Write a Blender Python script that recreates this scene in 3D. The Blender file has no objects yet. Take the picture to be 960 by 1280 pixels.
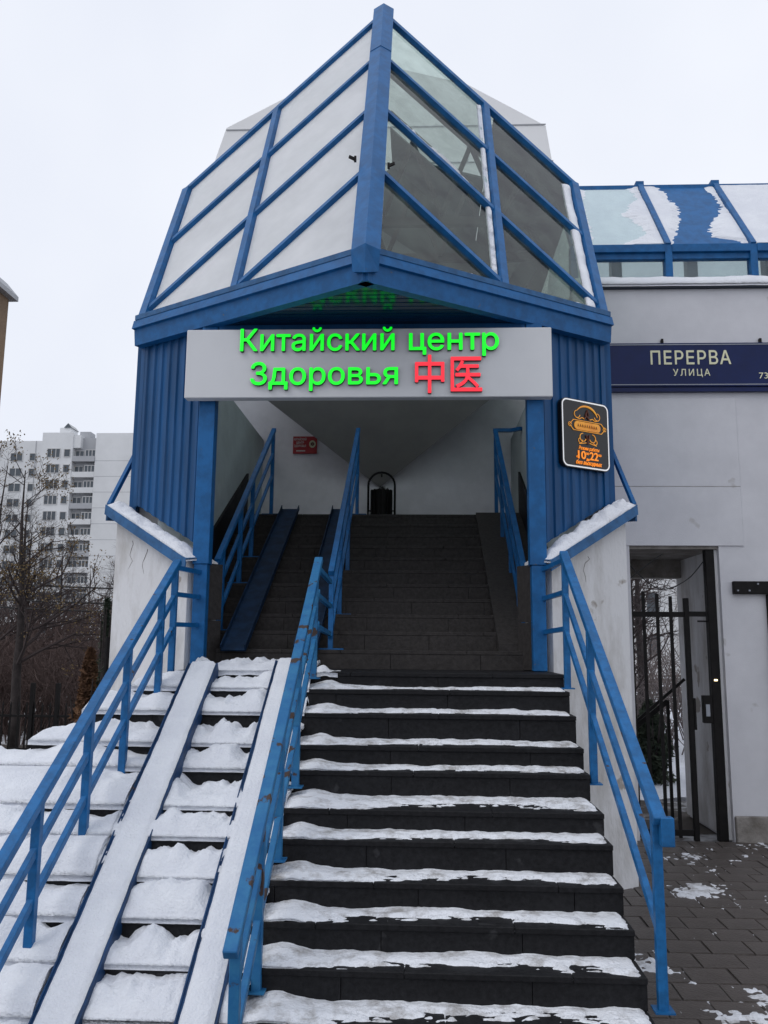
import bpy, bmesh, math, random
from mathutils import Vector, Matrix, noise
random.seed(7)
PI = math.pi
V = Vector
sc = bpy.context.scene
COL = sc.collection

# ------------------------------------------------------------------ camera
cam = bpy.data.cameras.new("camera")
cam_ob = bpy.data.objects.new("camera", cam)
COL.objects.link(cam_ob)
cam.sensor_fit = 'VERTICAL'; cam.sensor_height = 36.0
cam.lens = 1040.0 / 1280.0 * 36.0
cam.clip_start = 0.05; cam.clip_end = 4000
p_, y_, r_ = math.radians(9.0), math.radians(-2.5), math.radians(0.5)
fw = V((math.sin(y_) * math.cos(p_), math.cos(y_) * math.cos(p_), math.sin(p_)))
rt = V((math.cos(y_), -math.sin(y_), 0)); up = rt.cross(fw)
rt2 = math.cos(r_) * rt + math.sin(r_) * up
up2 = -math.sin(r_) * rt + math.cos(r_) * up
M = Matrix((rt2, up2, -fw)).transposed().to_4x4()
M.translation = V((0, 0, 1.95))
cam_ob.matrix_world = M
sc.camera = cam_ob

# ------------------------------------------------------------------ sky, sun, exposure
SUN_EL, SUN_AZ = math.radians(48), math.radians(-125)      # azimuth from +Y towards +X
w = bpy.data.worlds.new("World"); sc.world = w; w.use_nodes = True
nt = w.node_tree; nt.nodes.clear()
def N(nt, typ, **kw):
    n = nt.nodes.new(typ)
    for k, v in kw.items(): setattr(n, k, v)
    return n
sky = N(nt, 'ShaderNodeTexSky', sky_type='NISHITA', sun_disc=False, sun_elevation=SUN_EL, sun_rotation=SUN_AZ)
sky.air_density = 1.0; sky.dust_density = 6.0
bgs = N(nt, 'ShaderNodeBackground'); bgs.inputs['Strength'].default_value = 0.05
# closed cloud cover under that sky: an even grey-white layer with faint large cloud structure
tc = N(nt, 'ShaderNodeTexCoord')
nz = N(nt, 'ShaderNodeTexNoise'); nz.inputs['Scale'].default_value = 1.7; nz.inputs['Detail'].default_value = 4
cr = N(nt, 'ShaderNodeValToRGB')
cr.color_ramp.elements[0].position = 0.3; cr.color_ramp.elements[0].color = (0.735, 0.780, 0.895, 1)
cr.color_ramp.elements[1].position = 0.7; cr.color_ramp.elements[1].color = (0.90, 0.93, 1.0, 1)
bgc = N(nt, 'ShaderNodeBackground'); bgc.inputs['Strength'].default_value = 1.0
mx = N(nt, 'ShaderNodeMixShader'); mx.inputs[0].default_value = 0.93
wo = N(nt, 'ShaderNodeOutputWorld')
L = nt.links.new
L(sky.outputs[0], bgs.inputs[0]); L(tc.outputs['Generated'], nz.inputs['Vector']); L(nz.outputs['Fac'], cr.inputs[0])
L(cr.outputs[0], bgc.inputs[0]); L(bgs.outputs[0], mx.inputs[1]); L(bgc.outputs[0], mx.inputs[2]); L(mx.outputs[0], wo.inputs[0])
sun = bpy.data.lights.new("sun", 'SUN'); sun.energy = 0.5; sun.angle = math.radians(30); sun.color = (1, 0.97, 0.93)
so = bpy.data.objects.new("sun", sun); COL.objects.link(so)
sd = V((math.sin(SUN_AZ) * math.cos(SUN_EL), math.cos(SUN_AZ) * math.cos(SUN_EL), math.sin(SUN_EL)))
so.rotation_euler = sd.to_track_quat('Z', 'Y').to_euler()
sc.view_settings.view_transform = 'Standard'; sc.view_settings.look = 'None'
sc.view_settings.exposure = 0.12; sc.view_settings.gamma = 1.0; sc.view_settings.use_curve_mapping = False

# ------------------------------------------------------------------ materials
def mat(name, col, rough=0.6, metal=0.0, var=0.0, vscale=6.0, col2=None, lo=0.4, hi=0.6, bump=0.0, bscale=40.0,
        stretch=None, spec=0.5, chips=None, emit=None, estr=0.0):
    m = bpy.data.materials.new(name); m.use_nodes = True
    t = m.node_tree; b = t.nodes['Principled BSDF']
    b.inputs['Roughness'].default_value = rough; b.inputs['Metallic'].default_value = metal
    b.inputs['Specular IOR Level'].default_value = spec
    c4 = (*col, 1)
    b.inputs['Base Color'].default_value = c4
    co = t.nodes.new('ShaderNodeTexCoord'); out = co.outputs['Object']
    if stretch:
        mp = t.nodes.new('ShaderNodeMapping'); mp.inputs['Scale'].default_value = stretch
        t.links.new(out, mp.inputs[0]); out = mp.outputs[0]
    last = None
    if col2 or var:
        n = t.nodes.new('ShaderNodeTexNoise'); n.inputs['Scale'].default_value = vscale; n.inputs['Detail'].default_value = 6
        n.inputs['Roughness'].default_value = 0.65
        t.links.new(out, n.inputs['Vector'])
        r = t.nodes.new('ShaderNodeValToRGB')
        r.color_ramp.elements[0].position = lo; r.color_ramp.elements[1].position = hi
        if col2 is None:
            a = tuple(max(0, x * (1 - var)) for x in col); c = tuple(min(1, x * (1 + var)) for x in col)
        else: a, c = col, col2
        r.color_ramp.elements[0].color = (*a, 1); r.color_ramp.elements[1].color = (*c, 1)
        t.links.new(n.outputs['Fac'], r.inputs[0]); last = r.outputs[0]
    if chips:
        n2 = t.nodes.new('ShaderNodeTexNoise'); n2.inputs['Scale'].default_value = chips[1]; n2.inputs['Detail'].default_value = 5
        t.links.new(co.outputs['Object'], n2.inputs['Vector'])
        r2 = t.nodes.new('ShaderNodeValToRGB'); r2.color_ramp.elements[0].position = chips[2]; r2.color_ramp.elements[1].position = chips[2] + 0.03
        t.links.new(n2.outputs['Fac'], r2.inputs[0])
        mi = t.nodes.new('ShaderNodeMix'); mi.data_type = 'RGBA'
        mi.inputs[6].default_value = c4; mi.inputs[7].default_value = (*chips[0], 1)
        t.links.new(r2.outputs[0], mi.inputs[0])
        if last: t.links.new(last, mi.inputs[6])
        last = mi.outputs[2]
    if last: t.links.new(last, b.inputs['Base Color'])
    if bump:
        n3 = t.nodes.new('ShaderNodeTexNoise'); n3.inputs['Scale'].default_value = bscale; n3.inputs['Detail'].default_value = 5
        t.links.new(out, n3.inputs['Vector'])
        bp = t.nodes.new('ShaderNodeBump'); bp.inputs['Strength'].default_value = bump; bp.inputs['Distance'].default_value = 0.02
        t.links.new(n3.outputs['Fac'], bp.inputs['Height']); t.links.new(bp.outputs[0], b.inputs['Normal'])
    if emit:
        b.inputs['Emission Color'].default_value = (*emit, 1); b.inputs['Emission Strength'].default_value = estr
    return m

def glass_mat(name, tint, frost=0.0, snowcol=(0.85, 0.87, 0.9), nscale=2.0, dirt=0.0, sw=0.08):
    m = bpy.data.materials.new(name); m.use_nodes = True
    t = m.node_tree; t.nodes.clear()
    o = t.nodes.new('ShaderNodeOutputMaterial'); tr = t.nodes.new('ShaderNodeBsdfTransparent'); tr.inputs[0].default_value = (*tint, 1)
    gl = t.nodes.new('ShaderNodeBsdfGlossy'); gl.inputs['Roughness'].default_value = 0.03
    fr = t.nodes.new('ShaderNodeFresnel'); fr.inputs[0].default_value = 1.5
    m1 = t.nodes.new('ShaderNodeMixShader')
    ge = t.nodes.new('ShaderNodeNewGeometry'); mu = t.nodes.new('ShaderNodeMath'); mu.operation = 'SUBTRACT'; mu.use_clamp = True
    t.links.new(fr.outputs[0], mu.inputs[0]); t.links.new(ge.outputs['Backfacing'], mu.inputs[1])
    t.links.new(mu.outputs[0], m1.inputs[0]); t.links.new(tr.outputs[0], m1.inputs[1]); t.links.new(gl.outputs[0], m1.inputs[2])
    last = m1.outputs[0]
    if frost or dirt:
        di = t.nodes.new('ShaderNodeBsdfDiffuse'); di.inputs[0].default_value = (*snowcol, 1)
        tl = t.nodes.new('ShaderNodeBsdfTranslucent'); tl.inputs[0].default_value = (*snowcol, 1)
        m2 = t.nodes.new('ShaderNodeMixShader'); m2.inputs[0].default_value = 0.45
        t.links.new(di.outputs[0], m2.inputs[1]); t.links.new(tl.outputs[0], m2.inputs[2])
        co = t.nodes.new('ShaderNodeTexCoord'); n = t.nodes.new('ShaderNodeTexNoise')
        n.inputs['Scale'].default_value = nscale; n.inputs['Detail'].default_value = 6
        t.links.new(co.outputs['Object'], n.inputs['Vector'])
        mr = t.nodes.new('ShaderNodeMapRange'); mr.inputs[1].default_value = 0.3; mr.inputs[2].default_value = 0.7
        f = frost or dirt
        mr.inputs[3].default_value = max(0, f - sw); mr.inputs[4].default_value = min(1, f + sw)
        t.links.new(n.outputs['Fac'], mr.inputs[0])
        m3 = t.nodes.new('ShaderNodeMixShader')
        t.links.new(mr.outputs[0], m3.inputs[0]); t.links.new(last, m3.inputs[1]); t.links.new(m2.outputs[0], m3.inputs[2])
        last = m3.outputs[0]
    t.links.new(last, o.inputs[0])
    return m

MT = {}
RUST = (0.050, 0.030, 0.024)
MT['blue'] = mat('blue_paint', (0.007, 0.104, 0.29), 0.45, spec=0.3, var=0.15, vscale=9, chips=((0.06, 0.10, 0.17), 26, 0.70), bump=0.05, bscale=30)
MT['blue_rail'] = mat('blue_rail_paint', (0.009, 0.113, 0.30), 0.42, spec=0.35, var=0.18, vscale=14, chips=(RUST, 13, 0.675), bump=0.08, bscale=60)
MT['blue_worn'] = mat('worn_blue_rail_paint', (0.012, 0.118, 0.295), 0.5, spec=0.35, col2=(0.025, 0.16, 0.33), vscale=9, chips=(RUST, 10, 0.61), bump=0.12, bscale=50)
MT['blue_sheet'] = mat('blue_corrugated_sheet', (0.005, 0.072, 0.205), 0.42, spec=0.3, var=0.2, vscale=5, chips=((0.25, 0.33, 0.42), 60, 0.79), stretch=(1, 1, 0.15))
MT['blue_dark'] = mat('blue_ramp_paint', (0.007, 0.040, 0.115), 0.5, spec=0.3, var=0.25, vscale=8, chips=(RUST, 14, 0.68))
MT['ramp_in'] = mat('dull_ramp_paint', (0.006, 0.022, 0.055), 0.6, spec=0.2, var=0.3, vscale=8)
MT['soffit'] = mat('soffit_sheet', (0.004, 0.035, 0.09), 0.18, var=0.12, vscale=3, spec=0.4)
MT['trim'] = mat('light_blue_trim', (0.022, 0.105, 0.25), 0.4, spec=0.3, var=0.2, vscale=10)
MT['cap'] = mat('dark_cap_flashing', (0.02, 0.03, 0.05), 0.6)
MT['black_gap'] = mat('black_rubber', (0.012, 0.012, 0.014), 0.8)
MT['granite'] = mat('dark_granite', (0.006, 0.006, 0.007), 0.6, spec=0.18, col2=(0.019, 0.019, 0.021), vscale=38, lo=0.3, hi=0.72, bump=0.12, chips=((0.035, 0.035, 0.037), 4.0, 0.66), bscale=90)
MT['granite_dry'] = mat('brown_granite', (0.026, 0.023, 0.022), 0.7, spec=0.25, col2=(0.050, 0.045, 0.043), vscale=30, lo=0.35, hi=0.7, bump=0.1, bscale=90)
MT['core'] = mat('stair_concrete', (0.03, 0.03, 0.03), 0.9)
MT['snow'] = mat('snow', (0.80, 0.82, 0.86), 0.8, col2=(0.74, 0.76, 0.81), vscale=4, bump=0.55, bscale=70, spec=0.3)
MT['snow_trod'] = mat('trodden_snow', (0.40, 0.39, 0.385), 0.75, col2=(0.80, 0.82, 0.86), vscale=9, lo=0.33, hi=0.52, bump=0.6, bscale=70, spec=0.3)
MT['plaster'] = mat('white_plaster', (0.57, 0.57, 0.60), 0.9, col2=(0.65, 0.65, 0.68), vscale=2.5, lo=0.3, hi=0.7, bump=0.12, bscale=120, chips=((0.48, 0.47, 0.475), 2.3, 0.66))
MT['plaster_old'] = mat('stained_white_plaster', (0.45, 0.435, 0.415), 0.9, col2=(0.70, 0.70, 0.71), vscale=3.0, lo=0.32, hi=0.56, bump=0.35, bscale=45, chips=((0.36, 0.33, 0.30), 3.1, 0.655), stretch=(1, 1, 0.35))
MT['crack'] = mat('crack_dirt', (0.16, 0.14, 0.125), 0.95)
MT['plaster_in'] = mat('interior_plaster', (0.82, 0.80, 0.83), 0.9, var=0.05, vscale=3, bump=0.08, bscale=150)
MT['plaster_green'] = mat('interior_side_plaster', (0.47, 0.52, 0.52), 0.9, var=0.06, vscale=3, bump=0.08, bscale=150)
MT['wedge_shade'] = mat('shadow_wedge_grey', (0.36, 0.345, 0.325), 0.9, var=0.05, vscale=3)  # darker grey carrying the V shadow, for the added wedge
MT['sign_white'] = mat('sign_composite', (0.63, 0.64, 0.655), 0.55, var=0.02, vscale=2)
MT['green_led'] = mat('green_letter', (0.0, 0.5, 0.02), 0.4, emit=(0.0, 0.80, 0.012), estr=1.0)
MT['green_side'] = mat('green_letter_return', (0.0, 0.05, 0.01), 0.5)
MT['red_led'] = mat('red_letter', (0.6, 0.02, 0.04), 0.4, emit=(0.90, 0.022, 0.040), estr=0.85)
MT['red_side'] = mat('red_letter_return', (0.12, 0.01, 0.012), 0.5)
MT['black_plate'] = mat('black_plate', (0.012, 0.012, 0.013), 0.35)
MT['white_line'] = mat('white_line', (0.8, 0.8, 0.8), 0.5, emit=(1, 1, 1), estr=0.3)
MT['gold'] = mat('lit_gold_print', (0.7, 0.33, 0.05), 0.4, col2=(0.55, 0.13, 0.02), vscale=9, emit=(0.9, 0.42, 0.05), estr=0.42)
MT['gold_panel'] = mat('lit_amber_print', (0.5, 0.16, 0.02), 0.4, col2=(0.8, 0.4, 0.03), vscale=5, emit=(0.75, 0.25, 0.02), estr=0.30)
MT['orange'] = mat('lit_orange_print', (0.8, 0.25, 0.02), 0.4, emit=(1.0, 0.30, 0.02), estr=0.55)
MT['brown_print'] = mat('brown_print', (0.12, 0.03, 0.015), 0.5)
MT['navy'] = mat('navy_enamel', (0.003, 0.012, 0.075), 0.35, spec=0.25, var=0.1, vscale=3)
MT['cream'] = mat('cream_lettering', (0.72, 0.71, 0.50), 0.5)
MT['steel_grey'] = mat('grey_metal', (0.30, 0.32, 0.36), 0.4)
MT['black_iron'] = mat('black_iron', (0.007, 0.006, 0.006), 0.6, spec=0.2, var=0.3, vscale=12)
MT['red_plate'] = mat('red_plate', (0.42, 0.025, 0.03), 0.5)
MT['white_print'] = mat('white_print', (0.75, 0.72, 0.68), 0.6)
MT['led'] = mat('lit_lock_lamp', (1, 0.8, 0.5), 0.4, emit=(1.0, 0.78, 0.42), estr=3.0)
MT['paver'] = mat('wet_paver', (0.058, 0.047, 0.041), 0.42, col2=(0.110, 0.093, 0.083), vscale=2.2, lo=0.35, hi=0.65, bump=0.35, bscale=60)
MT['joint'] = mat('paver_joint_sand', (0.060, 0.052, 0.047), 0.8, col2=(0.15, 0.145, 0.14), vscale=3.0, lo=0.45, hi=0.62)
MT['ground'] = mat('frozen_ground', (0.055, 0.045, 0.038), 0.95, col2=(0.70, 0.72, 0.76), vscale=0.5, lo=0.50, hi=0.60, bump=0.4, bscale=5)
MT['plinth'] = mat('stained_concrete', (0.14, 0.125, 0.11), 0.9, col2=(0.30, 0.28, 0.26), vscale=4, lo=0.35, hi=0.65, bump=0.4, bscale=30)
MT['glass'] = glass_mat('clear_glass', (0.84, 0.90, 0.86), dirt=0.055, snowcol=(0.40, 0.45, 0.40), nscale=5.0)
MT['skylight'] = glass_mat('skylight_glass', (0.95, 0.97, 0.97))
MT['glass_frost'] = glass_mat('snow_filmed_glass', (0.93, 0.95, 0.95), frost=0.85, snowcol=(0.96, 0.965, 0.975), nscale=1.6, sw=0.15)
MT['roof_glass'] = glass_mat('snowy_roof_glass', (0.9, 0.92, 0.92), frost=0.5, snowcol=(0.92, 0.93, 0.95))
MT['gallery_glass'] = glass_mat('gallery_glass', (0.85, 0.93, 0.93), dirt=0.06, snowcol=(0.8, 0.85, 0.86))
MT['grey_panel'] = mat('grey_green_lining', (0.050, 0.058, 0.052), 0.8, var=0.15, vscale=2)
MT['duct'] = mat('grey_duct_metal', (0.11, 0.12, 0.115), 0.6, var=0.2, vscale=2)
MT['brown_panel'] = mat('brown_roof_lining', (0.040, 0.032, 0.028), 0.8, var=0.25, vscale=2)
MT['tower'] = mat('white_cladding', (0.80, 0.80, 0.80), 0.6, var=0.02, vscale=1)
MT['bark'] = mat('dark_bark', (0.034, 0.027, 0.026), 0.95, var=0.35, vscale=8)
MT['twig'] = mat('thin_twigs', (0.050, 0.037, 0.036), 0.95)
MT['brush'] = mat('reddish_twigs', (0.085, 0.056, 0.050), 0.95)
MT['pale_twig'] = mat('pale_dry_twigs', (0.15, 0.125, 0.12), 0.95)
MT['dead_leaf'] = mat('dead_leaf', (0.13, 0.085, 0.035), 0.9, col2=(0.20, 0.14, 0.06), vscale=3)
MT['rust_leaf'] = mat('rusty_needle', (0.075, 0.035, 0.018), 0.9, col2=(0.15, 0.075, 0.035), vscale=6)
MT['needle'] = mat('dark_needle', (0.02, 0.032, 0.02), 0.9, col2=(0.05, 0.065, 0.04), vscale=5)
MT['far_wall'] = mat('white_apartment_panel', (0.68, 0.69, 0.70), 0.9, var=0.05, vscale=0.15)
MT['far_wall_grey'] = mat('grey_apartment_panel', (0.40, 0.41, 0.43), 0.9, var=0.06, vscale=0.15)
MT['far_window'] = mat('dark_window_pane', (0.07, 0.085, 0.10), 0.15)
MT['far_frame'] = mat('window_frame', (0.52, 0.52, 0.52), 0.7)
MT['brown_brick'] = mat('tan_brick_wall', (0.20, 0.135, 0.085), 0.9, var=0.12, vscale=0.6)
MT['cable'] = mat('black_cable', (0.02, 0.02, 0.022), 0.7)
MT['bin_content'] = mat('crumpled_refuse', (0.10, 0.10, 0.10), 0.8, col2=(0.5, 0.5, 0.5), vscale=25, lo=0.5, hi=0.6)

# ------------------------------------------------------------------ helpers
OFF = {}
class MB:
    def __init__(s): s.v = []; s.f = []
    def add(s, vs, fs):
        n = len(s.v); s.v += [V(p) for p in vs]; s.f += [tuple(i + n for i in f) for f in fs]; return s
    def box(s, x0, x1, y0, y1, z0, z1):
        return s.add([(x0,y0,z0),(x1,y0,z0),(x1,y1,z0),(x0,y1,z0),(x0,y0,z1),(x1,y0,z1),(x1,y1,z1),(x0,y1,z1)],
                     [(0,3,2,1),(4,5,6,7),(0,1,5,4),(1,2,6,5),(2,3,7,6),(3,0,4,7)])
    def bar(s, p0, p1, w, h, upv=(0,0,1), ext=0.0):
        p0, p1 = V(p0), V(p1); d = (p1 - p0).normalized(); p0 = p0 - d*ext; p1 = p1 + d*ext
        u = V(upv); sd = d.cross(u)
        if sd.length < 1e-4: sd = d.cross(V((0,1,0)))
        sd.normalize(); u = sd.cross(d)
        a, b = sd*w/2, u*h/2
        return s.add([p0-a-b,p0+a-b,p0+a+b,p0-a+b,p1-a-b,p1+a-b,p1+a+b,p1-a+b],
                     [(0,1,2,3),(7,6,5,4),(1,0,4,5),(2,1,5,6),(3,2,6,7),(0,3,7,4)])
    def prism(s, pts, vec):
        pts = [V(p) for p in pts]; vec = V(vec); n = len(pts)
        fs = [tuple(range(n)), tuple(reversed(range(n, 2*n)))]
        for i in range(n):
            j = (i+1) % n; fs.append((j, i, i+n, j+n))
        nrm = V((0,0,0))
        for i in range(n): nrm += (pts[i]-pts[0]).cross(pts[(i+1)%n]-pts[0])
        if nrm.dot(vec) > 0: fs = [tuple(reversed(f)) for f in fs]
        return s.add(pts + [p+vec for p in pts], fs)
    def tube(s, pts, rads, n=6, cap=True):
        pts = [V(p) for p in pts]
        if not isinstance(rads, (list, tuple)): rads = [rads]*len(pts)
        base = len(s.v); prev = None
        for i, p in enumerate(pts):
            d = (pts[min(i+1,len(pts)-1)] - pts[max(i-1,0)])
            if d.length < 1e-9: d = V((0,0,1))
            d.normalize()
            if prev is None: a = d.orthogonal().normalized()
            else:
                a = prev - d*prev.dot(d)
                a = a.normalized() if a.length > 1e-6 else d.orthogonal().normalized()
            prev = a; b = d.cross(a)
            for k in range(n):
                t = 2*PI*k/n; s.v.append(p + (a*math.cos(t)+b*math.sin(t))*rads[i])
        for i in range(len(pts)-1):
            for k in range(n):
                q = base+i*n; s.f.append((q+k, q+(k+1)%n, q+n+(k+1)%n, q+n+k))
        if cap:
            s.f.append(tuple(base+k for k in reversed(range(n)))); e = base+(len(pts)-1)*n; s.f.append(tuple(e+k for k in range(n)))
        return s
    def lathe(s, c, prof, n=16):
        base = len(s.v); c = V(c)
        for r, z in prof:
            for k in range(n):
                t = 2*PI*k/n; s.v.append(c+V((r*math.cos(t), r*math.sin(t), z)))
        for i in range(len(prof)-1):
            for k in range(n):
                q = base+i*n; s.f.append((q+k, q+(k+1)%n, q+n+(k+1)%n, q+n+k))
        return s
    def build(s, name, m, parent=None, kind=None, smooth=False, bevel=0.0, loc=None, mats=None):
        off = V((0,0,0))
        if parent is not None: off = OFF[parent.name]
        if loc is not None and parent is None: off = V(loc)
        me = bpy.data.meshes.new(name)
        me.from_pydata([v-off for v in s.v], [], s.f); me.update()
        me.materials.append(m)
        if mats:
            for q in mats: me.materials.append(q)
        if smooth: me.polygons.foreach_set('use_smooth', [True]*len(me.polygons))
        o = bpy.data.objects.new(name, me); COL.objects.link(o)
        if parent is not None: o.parent = parent
        elif loc is not None: o.location = loc
        OFF[o.name] = off
        if kind: o['kind'] = kind
        if bevel:
            b = o.modifiers.new('bevel', 'BEVEL'); b.width = bevel; b.segments = 1; b.limit_method = 'ANGLE'
        return o
def tag(o, label, cat, group=None, kind=None):
    o['label'] = label; o['category'] = cat
    if group: o['group'] = group
    if kind: o['kind'] = kind
    return o
def thing(name, label, cat, loc, group=None):
    o = bpy.data.objects.new(name, None); COL.objects.link(o); o.location = loc; o.empty_display_size = 0.1
    OFF[o.name] = V(loc)
    return tag(o, label, cat, group)
def copy_tree(o, parent=None):
    c = o.copy(); COL.objects.link(c); c.parent = parent
    for ch in list(o.children): copy_tree(ch, c)
    return c
def fbm(x, y, z=0.0, o=4):
    return noise.fractal(V((x, y, z)), 1.0, 2.0, o)      # roughly -1..1
def lerp(a, b, t): return a + (b-a)*t
def heightsheet(mb, org, U, W, Nn, lu, lw, hf, res=0.02, skirt=0.05):
    """sheet over the rectangle org + U*[0,lu] + W*[0,lw], raised by hf(u,w) along Nn, edges turned down"""
    nu = max(2, int(lu/res)); nw = max(2, int(lw/res)); b = len(mb.v)
    for i in range(nu+1):
        for j in range(nw+1):
            u = lu*i/nu; q = lw*j/nw
            mb.v.append(org + U*u + W*q + Nn*hf(u, q))
    for i in range(nu):
        for j in range(nw):
            a = b+i*(nw+1)+j; mb.f.append((a, a+nw+1, a+nw+2, a+1))
    # closing skirts
    def sk(ids):
        c = len(mb.v)
        for k in ids: mb.v.append(mb.v[k] - Nn*skirt)
        for k in range(len(ids)-1): mb.f.append((ids[k], ids[k+1], c+k+1, c+k)) 
    sk([b+i*(nw+1) for i in range(nu+1)]); sk([b+i*(nw+1)+nw for i in reversed(range(nu+1))])
    sk([b+j for j in reversed(range(nw+1))]); sk([b+nu*(nw+1)+j for j in range(nw+1)])
def glyphs(body, shear=0.0, spacing=1.0, rx=5):
    """the built-in font as separate letters; every contour is filled on its own because strokes of one letter may overlap"""
    from mathutils.geometry import delaunay_2d_cdt, interpolate_bezier
    cu = bpy.data.curves.new('lettering', 'FONT'); cu.body = body; cu.shear = shear; cu.space_character = spacing
    o = bpy.data.objects.new('lettering', cu); COL.objects.link(o); bpy.context.view_layer.update()
    cv = o.to_curve(bpy.context.evaluated_depsgraph_get())
    cons = []
    for sp in cv.splines:
        pts = []
        if sp.type == 'BEZIER':
            bp = sp.bezier_points; n = len(bp)
            for i in range(n):
                p, q = bp[i], bp[(i+1) % n]
                straight = p.handle_right_type == 'VECTOR' and q.handle_left_type == 'VECTOR'
                if straight: pts.append(p.co.copy())
                else: pts += list(interpolate_bezier(p.co, p.handle_right, q.handle_left, q.co, rx))[:-1]
        else: pts = [V(p.co[:3]) for p in sp.points]
        cl = []
        for p in pts:
            if not cl or (p-cl[-1]).length > 1e-4: cl.append(V((p.x, p.y, 0)))
        if len(cl) > 2 and (cl[0]-cl[-1]).length < 1e-4: cl.pop()
        if len(cl) > 2: cons.append(cl)
    o.to_curve_clear(); bpy.data.objects.remove(o); bpy.data.curves.remove(cu)
    def winding(p):
        w_ = 0
        for c in g_[2]:
            for i in range(len(c)):
                a, b = c[i], c[(i+1) % len(c)]
                if (a.y > p.y) != (b.y > p.y) and p.x < (b.x-a.x)*(p.y-a.y)/(b.y-a.y)+a.x: w_ += 1 if b.y > a.y else -1
        return w_
    cons.sort(key=lambda c: min(p.x for p in c))
    groups = []
    for c in cons:
        a = min(p.x for p in c); b = max(p.x for p in c)
        if groups and a < groups[-1][1] - 0.04: groups[-1][1] = max(groups[-1][1], b); groups[-1][2].append(c)
        else: groups.append([a, b, [c]])
    res = []
    for g_ in groups:
        pv = []; pe = []
        for c in g_[2]:
            n0 = len(pv); m = len(c); pv += [V((p.x, p.y)) for p in c]; pe += [(n0+i, n0+(i+1) % m) for i in range(m)]
        ov, oe, of = delaunay_2d_cdt(pv, pe, [], 0, 1e-5)[:3]
        tri = []
        for f in of:
            f = list(f); cx_ = sum((ov[i] for i in f), V((0, 0)))/len(f)
            if winding(cx_) != 0:
                A = (ov[f[1]]-ov[f[0]]).cross(ov[f[2]]-ov[f[0]])
                if A < 0: f.reverse()
                tri.append(f)
        ed = {}
        for f in tri:
            for i in range(len(f)): ed[(f[i], f[(i+1) % len(f)])] = 1
        n = len(ov)
        vs = [V((p.x, p.y, -0.02)) for p in ov] + [V((p.x, p.y, 0.02)) for p in ov]
        fs = [tuple(n+i for i in f) for f in tri]
        for (i, j) in ed:
            if (j, i) not in ed: fs.append((i, j, n+j, n+i))
        res.append((vs, fs))
    return res, min(g[0] for g in groups), max(g[1] for g in groups)
def lettering(body, O, U, W, Nn, width, height, face, parent, side=None, bold=0.0, extrude=0.012, split=True, name='letter', shear=0.0, spacing=1.0, ref=0.73):
    """writing with its lower left corner at O, set out along U and W, standing proud along Nn; height is the capital height"""
    gl, x0, x1 = glyphs(body, shear, spacing)
    sx = width/(x1-x0); sy = height/ref
    if not split:
        vs = []; fs = []
        for a, b in gl:
            n = len(vs); vs += a; fs += [tuple(i+n for i in f) for f in b]
        gl = [(vs, fs)]
    for vs, fs in gl:
        mb = MB()
        for i, (dx, dy) in enumerate(((0, 0), (-bold, 0), (bold, 0), (0, -bold), (0, bold)) if bold else ((0, 0),)):
            mb.add([O + U*((p.x-x0+dx)*sx) + W*((p.y+dy)*sy) + Nn*((p.z+0.02)/0.04*extrude + 0.0004*i) for p in vs], fs)
        o = mb.build(name, face, parent)
        if side:
            o.data.materials.append(side)
            for p in o.data.polygons:
                nn = p.normal
                if abs(nn.dot(Nn)) < 0.5: p.material_index = 1
def clip_poly(pts, f):
    """keep the side of a polygon where f(p) >= 0"""
    out = []
    for i in range(len(pts)):
        a, b = pts[i], pts[(i+1) % len(pts)]; fa, fb = f(a), f(b)
        if fa >= 0: out.append(a)
        if (fa >= 0) != (fb >= 0):
            t = fa/(fa-fb); out.append((a[0]+(b[0]-a[0])*t, a[1]+(b[1]-a[1])*t))
    return out

# ================================================================== GROUND
mb = MB()
mb.add([(-900,-60,-0.012),(900,-60,-0.012),(900,1800,-0.012),(-900,1800,-0.012)], [(0,1,2,3)])
mb.build('ground', MT['ground'], kind='structure')
# paved court right of the stairs: bed with every slab laid on it
court = MB().box(0.9, 9.0, 2.0, 8.86, -0.30, 0.012).build('pavement', MT['joint'], kind='structure')
court['label'] = 'wet brown paved court beside the stairs'
pav_mesh = []
for k in range(4):
    m2 = MB(); e = 0.003
    xs, ys = 0.27, 0.24
    m2.add([(e,e,0),(xs-e,e,0),(xs-e,ys-e,0),(e,ys-e,0),(e+.004,e+.004,.021),(xs-e-.004,e+.004,.021+.001*k),(xs-e-.004,ys-e-.004,.02),(e+.004,ys-e-.004,.0205)],
           [(4,5,6,7),(0,1,5,4),(1,2,6,5),(2,3,7,6),(3,0,4,7)])
    me = bpy.data.meshes.new('paver'); me.from_pydata(m2.v, [], m2.f); me.update(); me.materials.append(MT['paver']); pav_mesh.append(me)
cnt = 0
for j in range(23):
    y = 3.35 + j*0.240
    for i in range(16):
        x = 1.05 + i*0.271 - (0.135 if j % 2 else 0)
        if x/max(y,1) > 0.50 or x < 0.95: continue
        o = bpy.data.objects.new('paver', pav_mesh[random.randrange(4)]); COL.objects.link(o); o.parent = court
        o.location = (x, y, 0.0 + random.uniform(-0.003, 0.003)); o.rotation_euler = (random.uniform(-.006,.006), random.uniform(-.006,.006), random.uniform(-.008,.008)); cnt += 1

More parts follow.
